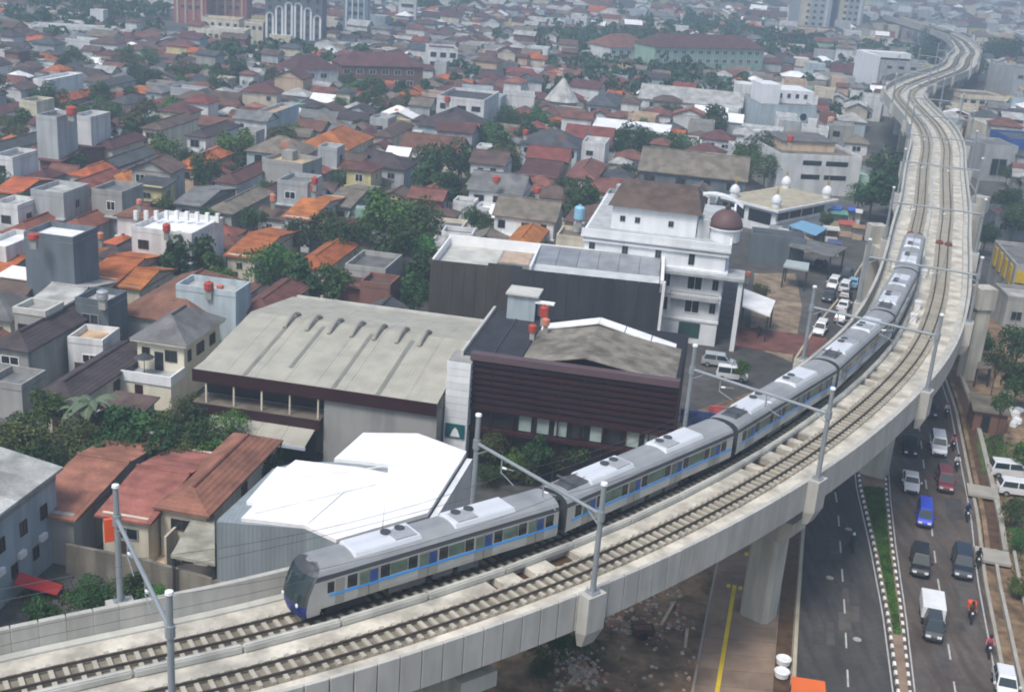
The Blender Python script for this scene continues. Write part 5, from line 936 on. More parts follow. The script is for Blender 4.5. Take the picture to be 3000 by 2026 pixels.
HL = [
 # nearest rows
 (180, 400, 1335, 1500, 4.6, 'gablex', 'salmon', 'concrete', 'house with a broad faded rust roof behind the yard wall', 'the broad rust roof'),
 (395, 545, 1375, 1510, 4.4, 'gablex', 'salmon', 'cream', 'lower rust-roofed wing joined to the broad rust roof', None),
 (515, 765, 1345, 1488, 5.0, 'hip', 'salmon', 'cream', 'hip-roofed house, rust and orange tiles, beside the white-roofed building', None),
 (0, 300, 905, 1015, 5.5, 'hip', 'purple', 'concrete', 'large dark brown hip roof with a concrete stair tower before it', 'the large dark brown roof'),
 (150, 405, 1010, 1165, 4.0, 'hip', 'purple', 'cream', 'dark purple-brown hip roof lying between grey wall and cream house', None),
 (310, 420, 1165, 1215, 3.0, 'shed', 'brown', 'grey', 'small faded mauve porch roof below the cream balcony house', None),
 (0, 95, 1095, 1140, 3.2, 'flat', 'grey', 'concrete', 'low grey flat garage at the left edge above the trees', None),
 (345, 755, 783, 930, 4.6, 'hip', 'rust', 'grey', 'very broad red-brown hip roof spreading behind the grey concrete box', 'the very broad red-brown roof'),
 (750, 890, 832, 912, 4.6, 'hip', 'rust', 'cream', 'right wing of the very broad red-brown roof, beside the hall', None),
 (515, 735, 832, 862, 7.2, 'flat', 'pale', 'blue', 'grey concrete box building with a red tank on its roof', 'the grey concrete box'),
 (134, 268, 836, 905, 5.0, 'gablex', 'pale', 'cream', 'pale cream gabled shed beside the black tank house', None),
 (255, 338, 870, 896, 7.0, 'flat', 'pale', 'slate', 'narrow black house with a pale roof slab', None),
 (325, 415, 752, 812, 5.0, 'gablex', 'orange', 'cream', 'small bright orange roof, left one of a stepped pair', None),
 (378, 452, 785, 836, 4.5, 'gablex', 'orange', 'cream', 'small bright orange roof, right one of a stepped pair', None),
 (310, 430, 706, 752, 4.5, 'hip', 'purple', 'cream', 'dark purple hip roof left of the big leafy tree', None),
 (160, 280, 783, 836, 4.0, 'hip', 'brown', 'concrete', 'brown hip roof below the dark windowless box', None),
 (70, 286, 672, 705, 11.0, 'flat', 'white', 'slate', 'dark blue-grey windowless box with a white roof slab', 'the dark windowless box'),
 (0, 58, 690, 735, 6.0, 'flat', 'white', 'white', 'white flat house at the left edge beside the dark box', None),
 (0, 58, 745, 812, 4.0, 'gablex', 'orange', 'concrete', 'orange roof at the left edge below the white flat house', None),
 (10, 92, 795, 822, 4.5, 'shed', 'white', 'cream', 'small white tin roof at the left edge', None),
 (0, 108, 825, 860, 4.0, 'gablex', 'brown', 'white', 'brown gable roof at the left edge below the white tin roof', None),
 (385, 655, 640, 690, 8.0, 'flat', 'white', 'white', 'white flat-roofed house with a row of small parapet posts', 'the white parapet house'),
 (690, 850, 682, 748, 4.6, 'gablex', 'orange', 'cream', 'long bright orange roof right of the white parapet house', 'the long orange roof'),
 (878, 1035, 722, 780, 4.6, 'hip', 'orange', 'cream', 'bright orange hip roof between two leafy trees', None),
 (855, 990, 575, 636, 5.5, 'gablex', 'orange', 'white', 'bright orange gable roof on white walls in front of brown roofs', 'the bright orange gable'),
 (1010, 1178, 752, 797, 5.5, 'flat', 'grey', 'concrete', 'worn grey flat roof left of the charcoal panels', None),
 (1000, 1110, 790, 838, 4.5, 'shed', 'maroon', 'brick', 'maroon lean-to roof below the worn grey flat roof', None),
 (1055, 1172, 818, 845, 5.5, 'flat', 'brown', 'brick', 'brown brick block left of the charcoal panels', None),
 # middle rows, left
 (105, 225, 335, 352, 11.5, 'flat', 'grey', 'grey', 'tall pale blank concrete block with a red tank', 'the tall blank concrete block'),
 (225, 308, 335, 352, 9.5, 'flat', 'pale', 'white', 'white house stuck to the tall blank concrete block', None),
 (437, 560, 312, 375, 6.5, 'hip', 'brown', 'cream', 'brown hip roof on cream two-storey walls', None),
 (549, 702, 343, 398, 6.0, 'hip', 'purple', 'white', 'dark purple hip roof on a white two-storey villa', 'the dark purple villa roof'),
 (308, 416, 386, 430, 4.5, 'hip', 'maroon', 'cream', 'maroon hip roof right of the tall blank block', None),
 (170, 262, 420, 468, 4.5, 'gablex', 'maroon', 'brick', 'maroon gable roof in front of the tall blank block', None),
 (315, 422, 428, 482, 5.0, 'gabley', 'slate', 'white', 'white gable-fronted house with a dark slate roof', None),
 (533, 652, 437, 488, 4.8, 'hip', 'orange', 'peach', 'orange hip roof below the dark purple villa roof', None),
 (723, 930, 400, 447, 6.5, 'hip', 'tan', 'blue', 'large tan hip roof on pale blue walls', 'the large tan roof'),
 (252, 365, 468, 512, 4.6, 'hip', 'orange', 'cream', 'orange hip roof, left of two side by side', None),
 (330, 450, 492, 528, 4.6, 'hip', 'orange', 'cream', 'orange hip roof, right of two side by side', None),
 (214, 318, 509, 560, 4.8, 'hip', 'red', 'concrete', 'red-orange hip roof above the worn concrete flats', None),
 (393, 512, 518, 545, 6.0, 'shed', 'slate', 'yellow', 'yellowish house under a dark sloping roof', None),
 (268, 420, 545, 572, 8.0, 'flat', 'concrete' if False else 'grey', 'concrete', 'worn concrete flats behind the white parapet house', 'the worn concrete flats'),
 (90, 262, 545, 575, 8.0, 'flat', 'pale', 'grey', 'grey-white block with a small white skylight roof', None),
 (45, 172, 634, 680, 4.5, 'hip', 'red', 'concrete', 'red hip roof left behind the dark windowless box', None),
 (187, 342, 622, 668, 4.5, 'hip', 'red', 'concrete', 'red hip roof right behind the dark windowless box', None),
 (535, 672, 552, 596, 5.0, 'gablex', 'grey', 'concrete', 'grey gable roof behind the white parapet house', None),
 (629, 778, 567, 618, 5.0, 'hip', 'tan', 'concrete', 'greyish tan hip roof left of the bright orange gable', None),
 (647, 785, 484, 532, 5.2, 'hip', 'maroon', 'white', 'maroon hip roof with a white dormer front', None),
 (812, 944, 520, 545, 8.0, 'flat', 'grey', 'grey', 'grey concrete block with a stack of red tanks', 'the grey red-tank block'),
 (763, 866, 310, 338, 6.5, 'flat', 'peach', 'blue', 'grey-blue house under a flat peach-coloured roof', None),
 (878, 1090, 360, 430, 5.0, 'hip', 'orange', 'cream', 'large orange roof in the middle of the rows', 'the large orange roof'),
 (442, 550, 222, 268, 6.0, 'hip', 'grey', 'blue', 'grey-green roofed house with a tall white porch', None),
 (402, 506, 286, 318, 4.5, 'hip', 'red', 'white', 'red hip roof above the brown one', None),
 (268, 386, 219, 251, 5.0, 'hip', 'slate', 'grey', 'dark slate hip roof far left', None),
 (174, 250, 252, 295, 4.8, 'hip', 'orange', 'concrete', 'dull orange hip roof behind the tall blank block', None),
 (129, 212, 220, 242, 6.0, 'flat', 'white', 'white', 'white flat box house far left', None),
 (0, 86, 296, 328, 4.5, 'hip', 'maroon', 'white', 'maroon roof at the left edge', None),
 (0, 92, 386, 440, 5.0, 'hip', 'slate', 'white', 'slate roof at the left edge', None),
 (0, 86, 446, 470, 6.5, 'flat', 'grey', 'white', 'white two-storey house at the left edge', None),
 (0, 150, 522, 560, 4.5, 'gablex', 'orange', 'concrete', 'long orange roof at the left edge', None),
 (0, 92, 588, 612, 6.5, 'flat', 'pale', 'white', 'whitish block at the left edge above the red roofs', None),
 # middle rows, centre
 (1223, 1430, 314, 372, 6.0, 'hip', 'purple', 'blue', 'big dark brown hip roof on grey-blue walls', 'the big dark brown roof'),
 (1280, 1462, 268, 296, 9.5, 'flat', 'slate', 'white', 'white block standing behind the big dark brown roof', None),
 (1174, 1372, 395, 438, 4.6, 'gablex', 'rust', 'cream', 'long rust-orange roof below the big dark brown roof', None),
 (1058, 1216, 448, 488, 6.0, 'hip', 'purple', 'grey', 'dark hip roof with a white gable, right of the large orange roof', None),
 (1379, 1500, 442, 478, 6.0, 'gablex', 'brown', 'white', 'brown roof on white walls right of the dense trees', None),
 (1527, 1712, 377, 425, 6.0, 'hip', 'slate', 'blue', 'wide dark grey hip roof below the cone roof', None),
 (1544, 1676, 430, 466, 5.0, 'gablex', 'red', 'cream', 'red gable roof under the wide dark grey roof', None),
 (1527, 1662, 468, 514, 4.8, 'gablex', 'maroon', 'cream', 'dark maroon roof under the red gable', None),
 (1660, 1774, 470, 520, 4.8, 'hip', 'rust', 'cream', 'rust hip roof beside the dark maroon one', None),
 (1705, 1786, 410, 428, 7.5, 'flat', 'pale', 'white', 'small white block with blue windows', None),
 (1375, 1555, 506, 560, 6.0, 'gablex', 'grey', 'white', 'grey gabled white house with a red tank', None),
 (1558, 1688, 541, 578, 4.6, 'hip', 'brown', 'cream', 'brown hip roof right of the grey gabled house', None),
 (1450, 1648, 582, 636, 6.5, 'gablex', 'tan', 'white', 'wide grey-brown roof on white walls behind the charcoal panels', 'the wide grey-brown roof'),
 (1200, 1314, 550, 580, 5.5, 'gablex', 'rust', 'brick', 'rust roof on brown brick walls behind the tall trees', None),
 (1482, 1602, 673, 722, 5.0, 'hip', 'orange', 'cream', 'orange hip roof peeping over the charcoal panels', None),
 (1214, 1282, 282, 308, 4.5, 'gablex', 'maroon', 'white', 'small maroon roof far in the centre', None),
 (1656, 1802, 368, 406, 4.6, 'gablex', 'red', 'white', 'bright red strip of roof above the white block', None),
 (1875, 2188, 446, 512, 7.0, 'gablex', 'tan', 'slate', 'wide beige roofed store with a white eave line', 'the wide beige store'),
 (1740, 1962, 354, 380, 6.0, 'shed', 'white', 'white', 'long white roof beside the round-windowed building', None),
 (1875, 2175, 258, 300, 6.5, 'gablex', 'pale', 'white', 'broad pale gabled hall behind the trees', 'the broad pale hall'),
 (1723, 1826, 268, 308, 5.5, 'hip', 'slate', 'grey', 'dark slate hip roof right of the cone roof', None),
 (1767, 1850, 228, 255, 5.0, 'hip', 'red', 'white', 'far red hip roof above the slate one', None),
 (1000, 1068, 549, 600, 5.0, 'gablex', 'tan', 'concrete', 'tan roof left of the tall trees', None),
 (1111, 1192, 332, 398, 5.0, 'hip', 'brown', 'cream', 'brown hip roof right of the large orange roof', None),
 (2433, 2532, 187, 214, 6.0, 'gablex', 'maroon', 'peach', 'maroon roof on peach walls left of the blank grey block', None),
]
for t in HL: house(*t[:9], land=t[9])
# cone roofed pavilion, cream house balcony, stair tower
p = G(1647, 300, 5); k = proj(p.x, p.y, 5)[2]; r_ = 50 * k / FPX; T = empty('pavilion', (p.x, p.y + r_), A0, 'round house under a pale grey cone roof', 'pavilion'); MB().lathe([(r_ * .9, -.2), (r_ * .9, 5)], 12).build('wall', WC['grey'], T); MB().lathe([(r_ * 1.05, 4.9), (r_ * .6, 7.6), (.3, 11.0)], 12).build('roof', RC['pale'], T); occupy(p.x, p.y + r_, r_, r_); LAND.append(('the cone-roofed pavilion', p.x, p.y))
P3 = G(544, 1015, 6.5) - EX * 6.2; T = empty('house', (P3.x, P3.y), A0, 'cream two-storey house with a dark grey hip roof and a white balcony', 'house'); LAND.append(('the cream balcony house', P3.x + 3, P3.y + 4)); occupy(P3.x + 4, P3.y + 3, 4.5, 7); m_crm = mat('cream_plaster', (0.70, 0.66, 0.53), .8, var=.05, stain=.12, streak=True)
MB().box(.4, 5.8, .4, 9.3, -.2, 6.4).build('wall', m_crm, T); MB().box(-.15, 6.35, -.15, 9.85, 6.35, 6.62).build('eave', m_crm, T); b = MB(); b.add([(-.25, -.25, 6.63), (6.45, -.25, 6.63), (6.45, 9.95, 6.63), (-.25, 9.95, 6.63), (3.1, 3.2, 8.7), (3.1, 6.6, 8.7)], [(0, 1, 4), (1, 2, 5, 4), (2, 3, 5), (3, 0, 4, 5), (3, 2, 1, 0)]); rf = b.build('roof', RC['grey'], T); MB().tube([(3.1, 3.2, 8.72), (3.1, 6.6, 8.72)], .14, 6).build('ridge_cap', RC['slate'], rf)
MB().box(-.6, 5.8, -2.8, .38, -.2, 3.1).build('ground_floor', m_crm, T); b = MB(); b.box(-.7, 5.9, -2.95, -2.75, 2.9, 4.0); b.box(-.7, -.5, -2.75, .35, 2.9, 4.0); b.box(5.7, 5.9, -2.75, .35, 2.9, 4.0); b.build('balustrade', m_whitewall, T); MB().box(-.5, 5.7, -2.75, .38, 3.11, 3.2).build('terrace', WC['grey'], T)
MB().box(1.7, 2.6, -2.87, -2.78, .6, 2.6).build('door', m_maroon, T); window(T, 4.3, .4, 5.0, 1.4, 1.3, 'front', 'brown'); window(T, 1.4, .4, 5.0, .9, 1.3, 'front', 'brown'); MB().box(2.4, 3.4, .33, .42, 3.2, 5.3).build('door', m_glass, T)
for yy, ww_ in ((1.6, .8), (4.3, 1.8), (7.4, 1.4)): window(T, 5.8, yy, 4.9, ww_, 1.3, 'right', 'brown')
MB().lathe([(.05, 3.2), (.05, 5.2)], 6, (2.0, -1.2)).build('sunshade_pole', m_under, T); MB().lathe([(1.1, 5.1), (.1, 5.6)], 10, (2.0, -1.2)).build('sunshade', RC['slate'], T)
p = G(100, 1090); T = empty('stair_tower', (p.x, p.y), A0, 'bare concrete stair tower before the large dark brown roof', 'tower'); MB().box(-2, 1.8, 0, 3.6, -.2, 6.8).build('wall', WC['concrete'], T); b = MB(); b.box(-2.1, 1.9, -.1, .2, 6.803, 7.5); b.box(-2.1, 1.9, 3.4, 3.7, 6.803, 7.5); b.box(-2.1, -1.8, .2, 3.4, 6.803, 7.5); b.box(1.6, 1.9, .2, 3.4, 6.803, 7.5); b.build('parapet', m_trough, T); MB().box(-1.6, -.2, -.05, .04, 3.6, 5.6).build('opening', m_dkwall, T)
# parapet posts of the white house, dormer
for i in range(9):
    p = G(395 + 30 * i, 642 + (i > 4) * (i - 4) * 2, 8.8); MB().box(-.25, .25, -.25, .25, 8.6, 9.9).build('roof_post', m_white, loc=(p.x, p.y + .5, 0), rz=A0, label='%s white roof post of the white parapet house, counted from its left end' % 'first second third fourth fifth sixth seventh eighth ninth'.split()[i], cat='post', group='posts of the white parapet house')
for (u_, v_, z, r_, h_, c_, lab) in ((612, 838, 8.3, .8, 1.1, m_otank, 'red tank on the grey concrete box beside the hall'), (645, 835, 8.2, .6, .6, mat('faded_tank', (0.55, 0.20, 0.14)), 'faded pink tank beside the red one on the grey concrete box'), (98, 690, 12, .9, .8, m_otank, 'crimson tank at the edge of the dark windowless box'), (488, 668, 10, .7, 1.2, m_otank, 'red-orange tank on the white parapet house'), (210, 328, 13, 1.3, 1.7, m_otank, 'red tank on the tall blank concrete block'),
    (920, 552, 9.8, .8, 1.3, m_otank, 'red tank, lower of two, on the grey red-tank block'), (922, 530, 11.5, .7, 1.2, m_otank, 'red tank, upper of two, on the grey red-tank block'), (1455, 526, 8.4, .9, 1.2, m_otank, 'red tank on the grey gabled white house'), (1575, 557, 6.5, .8, 1.1, m_otank, 'red tank before the brown hip roof near the hotel'), (1311, 293, 11.5, 1.0, 1.4, m_otank, 'red tank on the white block behind the big dark brown roof'), (2315, 408, 11.3, 1.0, 1.5, m_otank, 'orange-red tank on the ribbon-window office block'),
    (1540, 388, 8.6, .9, 1.2, m_otank, 'orange-red tank left on the wide dark grey roof'), (800, 582, 7.0, .7, 1.4, mat('faded_tank', (0.55, 0.20, 0.14)), 'faded orange tank left of the bright orange gable'), (294, 690, 9, .6, 1.0, mat('faded_tank', (0.55, 0.20, 0.14)), 'faded orange tank between dark box and white parapet house'), (300, 865, 8.6, .9, 1.2, m_stank, 'steel tank standing on the narrow black house'), (408, 590, 9.6, .6, .9, mat('faded_tank', (0.55, 0.20, 0.14)), 'small orange tank right on the worn concrete flats'),
    (2192, 800, 5.0, .6, .8, mat('faded_tank', (0.55, 0.20, 0.14)), 'pinkish tank on the yard side of the hotel'), (2435, 350, 11.5, 1.1, 1.2, mat('pale_orange', (0.6, 0.35, 0.25), .6, var=.1), 'pale orange tank near the round-windowed building')):
    p = G(u_, v_, z); tank((p.x, p.y), z - .4, r_ * .72, h_ * .8, c_, lab)
# ------------------------------------------------------------------ right of the viaduct
block('two-storey shop with long pale canopies right of the viaduct bend', *G(2800, 355).xy, R(5), 15, 14, 8, 'cream', 'tan', [(6.5, 1.2, 5, 1.8)], bands=(7.4, 4.2), land='the canopied shop')
block('large blank grey building at the right edge', *G(2948, 315).xy, R(5), 24, 20, 13, 'grey', 'grey', [(11, 1.2, 4, 2)], land='the blank grey edge building')
block('maroon-walled low shop below the pale canopies', *G(2868, 372).xy, R(4), 12, 7, 5, 'brick', 'pale', [(3, 1.6, 5, 1.6)])
block('cream flat-roofed shop right of the viaduct', *G(2872, 445).xy, R(4), 12, 12, 7, 'cream', 'pale', [(5, 1.6, 4, 1.6)])
T = block('blue glass-fronted showroom at the right edge', *G(2942, 520).xy, R(2), 12, 14, 9, mat('blue_front', (0.03, 0.09, 0.30), .4, var=.2), 'slate', [(6.5, 1.6, 4, 1.4), (3, 1.6, 4, 1.4)], land='the blue showroom'); MB().lathe([(.9, 0), (.9, .25)], 14).build('sign', mat('pink_sign', (.6, .08, .12), .5, var=.3), T, loc=(3, -.3, 5)).rotation_euler = (math.pi / 2, 0, 0)
block('grey shop with a dark arched opening right of the viaduct', *G(2868, 528).xy, R(3), 8, 12, 8, 'grey', 'grey', [(3.4, 4.4, 1, 4)])
block('dark shed under the portal column at the right', *G(2905, 700).xy, R(2), 7, 8, 4.5, 'slate', 'maroon', [(2.6, 1.4, 2, 1.6)], name='shed', cat='shed')
block('long pale grey workshop roof at the right edge', *G(2935, 960).xy, R(-4), 10, 7, 4.2, 'concrete', 'pale', [(2, 1.4, 3, 1.6)], name='shed', cat='shed')
m_yst = mat('yellow_steel', (0.55, 0.38, 0.02), .5, var=.15)
T = block('grey workshop with yellow front panels beside the viaduct at the right edge', *G(2950, 905).xy, R(-8), 9, 16, 6.5, 'concrete', 'grey', [(2.2, 1.8, 2, 2.4)], name='workshop', cat='workshop')
for x0_, z0_, z1_, y0_ in ((0.2, 4.4, 6.3, -.2), (2.6, 4.4, 6.3, -.2), (5.4, 4.4, 6.3, -.2)): MB().box(x0_, x0_ + 1.5, y0_, y0_ + .15, z0_, z1_).build('yellow_panel', m_yst, T)
for k in range(4): MB().box(-.22, -.02, 1.5 + 3.6 * k, 3.2 + 3.6 * k, 3.6, 6.6).build('yellow_panel', m_yst, T)
T = empty('hut', G(2838, 1262).xy, R(-12), 'low hut with a flat tan roof beside the lawn', 'hut'); MB().box(.3, 3.9, .3, 4.6, -.2, 2.4).build('wall', WC['brick'], T); MB().slab([(0, 0, 2.6), (4.2, 0, 2.6), (4.2, 5, 2.9), (0, 5, 2.9)], .15).build('roof', RC['tan'], T); MB().box(1.2, 2.1, .24, .34, 0, 2.0).build('door', m_glass, T)
canopy('small tan shelter roof beside the tall dark tree', [(2862, 1078), (2905, 1078), (2908, 1050), (2868, 1048)], 2.6, .12, RC['tan'], True, 0, 'shelter')
for i, (u_, v_) in enumerate(((2942, 1168), (2955, 1185), (2962, 1205), (2972, 1222), (2978, 1240), (2950, 1200), (2985, 1205), (2940, 1190), (2968, 1250))):
    p = G(u_, v_); b = MB().box(-.55, .55, -.4, .4, 0, random.uniform(.5, .9), top=(.08, .08)); o = b.build('sack', m_whitewall, loc=(p.x, p.y, 0), rz=random.uniform(0, 3), label='%s white bulk sack of the heap at the right edge, counted downwards' % 'first second third fourth fifth sixth seventh eighth ninth'.split()[i], cat='sack', group='white sacks at the right edge'); bevel(o.data, .12, 2)
# ------------------------------------------------------------------ bits on the earth below the viaduct
p = G(2358, 2098); T = empty('market_stall', (p.x, p.y), R(-8), 'orange-roofed stall at the bottom edge beside the left carriageway', 'stall'); MB().slab([(-1.3, -1.2, 2.2), (1.1, -1.2, 2.2), (1.1, 1.0, 2.5), (-1.3, 1.0, 2.5)], .08).build('roof', mat('orange_tarp', (0.62, 0.13, 0.03), .6, var=.08), T); MB().box(-1.1, .9, -.9, .7, 0, 1.0).build('counter', WC['white'], T)
for x in (-1.2, 1.0):
    for y_ in (-1.1, .9): MB().box(x - .04, x + .04, y_ - .04, y_ + .04, 0, 2.3).build('post', m_under, T)
for i, (u_, v_, lab) in enumerate(((2293, 1948, 'white planter pot beside the pavement drain, farther one'), (2288, 1985, 'white planter pot beside the pavement drain, nearer one'))):
    p = G(u_, v_); o = MB().lathe([(.32, 0), (.5, .1), (.55, .5), (.6, .55), (.5, .6), (.4, .5)], 14).build('planter', m_white, loc=(p.x, p.y, .1), label=lab, cat='planter')
p = G(1880, 1866); T = empty('handcart', (p.x, p.y), R(8), 'dark brown handcart on the earth below the viaduct', 'handcart'); MB().box(-.8, .8, -.45, .45, .35, .9, top=(-.08, -.08)).build('tray', mat('dark_wood', (0.05, 0.025, 0.018), .8, var=.2), T); MB().box(-.7, .7, -.35, .35, .86, .93).build('load', mat('rusty_brown_load', (0.14, 0.07, 0.05), .9, var=.3), T)
for sg in (-1, 1): MB().tube([(0, sg * .5 - .04, .35), (0, sg * .5 + .04, .35)], .34, 14).build('wheel', m_tyre, T); MB().tube([(-.8, sg * .3, .7), (-1.5, sg * .3, .95)], .03, 6).build('handle', m_galv, T)
b = MB()
for i in range(420):
    u_, v_ = random.choice(((random.gauss(1700, 30), random.gauss(1965, 22)), (random.gauss(1700, 30), random.gauss(1965, 22)), (random.uniform(1600, 2050), random.uniform(1760, 2026)), (random.uniform(1780, 2000), random.uniform(1720, 1850)))); p = G(u_, v_); r_ = random.uniform(.05, .28); a = random.uniform(0, 3.1)
    c_, s_ = math.cos(a) * r_, math.sin(a) * r_; hz = r_ * random.uniform(.3, 1); b.add([(p.x + c_, p.y + s_, 0), (p.x - s_, p.y + c_, 0), (p.x - c_, p.y - s_, 0), (p.x + s_, p.y - c_, 0), (p.x + c_ * .4, p.y + s_ * .5, hz), (p.x - s_ * .6, p.y + c_ * .4, hz), (p.x - c_ * .5, p.y - s_ * .4, hz * .8)], [(0, 1, 5, 4), (1, 2, 6, 5), (2, 3, 6), (3, 0, 4, 6), (4, 5, 6)], random.choice((0, 1, 1, 2)))
b.build('rubble', [WC['peach'], m_kerb, mat('brick_bits', (0.32, 0.16, 0.12), .9, var=.2)], kind='stuff')
for (u_, v_, ln, a, lab) in ((1955, 1800, 3.6, 1.2, 'long pale timber lying along the pavement edge'), (2010, 1870, 2.6, 1.4, 'short pale timber lying beside the pavement'), (1700, 1830, 1.4, -.7, 'pale broken board on the earth near the bush')):
    p = G(u_, v_); MB().box(-ln / 2, ln / 2, -.12, .12, .02, .16).build('timber', WC['peach'], loc=(p.x, p.y, 0), rz=a, label=lab, cat='timber')

# ------------------------------------------------------------------ trees
def crown_mesh(seed, mt, n=1500, k=16, flat=.8, leaf=.42, name='crown'):
    rg = np.random.default_rng(seed); b = MB()          # unit crown: radius about 1, centre at 0
    C = []
    for i in range(k):
        d = rg.normal(size=3); d /= np.linalg.norm(d); d[2] = d[2] * .95 + .05; r = rg.uniform(.3, .74); C.append((d * r * np.array([1, 1, flat]), rg.uniform(.26, .46)))
    vs = []; fs = []
    for i in range(n):
        c, r = C[rg.integers(k)]; d = rg.normal(size=3); d /= np.linalg.norm(d)
        if d[2] < -.6: d[2] *= -.6
        p = c + d * r * rg.uniform(.75, 1.08); nrm = d + rg.normal(size=3) * .55; nrm /= np.linalg.norm(nrm)
        a = np.cross(nrm, rg.normal(size=3)); a /= np.linalg.norm(a); e = np.cross(nrm, a); s = leaf * .16 * rg.uniform(.6, 1.35); o = len(vs)
        vs += [tuple(p - a * s), tuple(p + e * s * .62 + nrm * s * .15), tuple(p + a * s), tuple(p - e * s * .62 + nrm * s * .15)]; fs.append((o, o + 1, o + 2, o + 3))
    b.add(vs, fs); return b.mesh(name, mt)
TRK = MB(); TRK.tube([(0, 0, -.2), (.03, .02, .5), (0, .05, 1.0)], [.07, .05, .04], 7)
for a in range(5): q = a * 1.257; TRK.tube([(0, .03, .75), (.28 * math.cos(q), .28 * math.sin(q), 1.05), (.5 * math.cos(q), .5 * math.sin(q), 1.35)], [.03, .02, .01], 5)
TRK = TRK.mesh('trunk', m_bark)
CROWN = {m_: [crown_mesh(s, LEAF[i], 2300 if s % 2 else 1900, 13 + s % 9, .85, (.30, .38, .5)[s % 3]) for s in range(3 * i + 1, 3 * i + 4)] for i, m_ in enumerate(('deep', 'mid', 'olive'))}
TREES = []
def tree(x, y, r, h, kind, label, group='trees among the houses', occ=True):
    T = empty('tree', (x, y), random.uniform(0, 6.28), label, 'tree', group); zc = max(r * .75, h - r * .85)
    put('trunk', TRK, T, (0, 0, 0), 0, (max(1.2, r * .9), max(1.2, r * .9), max(1.0, zc * .85))); f = random.uniform(.92, 1.1)
    put('crown', random.choice(CROWN[kind]), T, (0, 0, zc), random.uniform(0, 6.28), (r * 1.1 * f, r * 1.1 / f, r * 1.05))
    if occ: occupy(x, y, r * .5, r * .5)
    TREES.append((x, y, r))
def tree_px(u_, v_, rp, kind, label, h=None, group='trees among the houses'):
    h0 = 6.0
    for _ in range(3): p = G(u_, v_, h0); k = proj(p.x, p.y, h0)[2]; r = rp * 1.22 * k / FPX; hh = h or max(4.0, min(13, r * 1.75 + 1.6)); h0 = hh - r * .85
    tree(p.x, p.y, r, hh, kind, label, group)
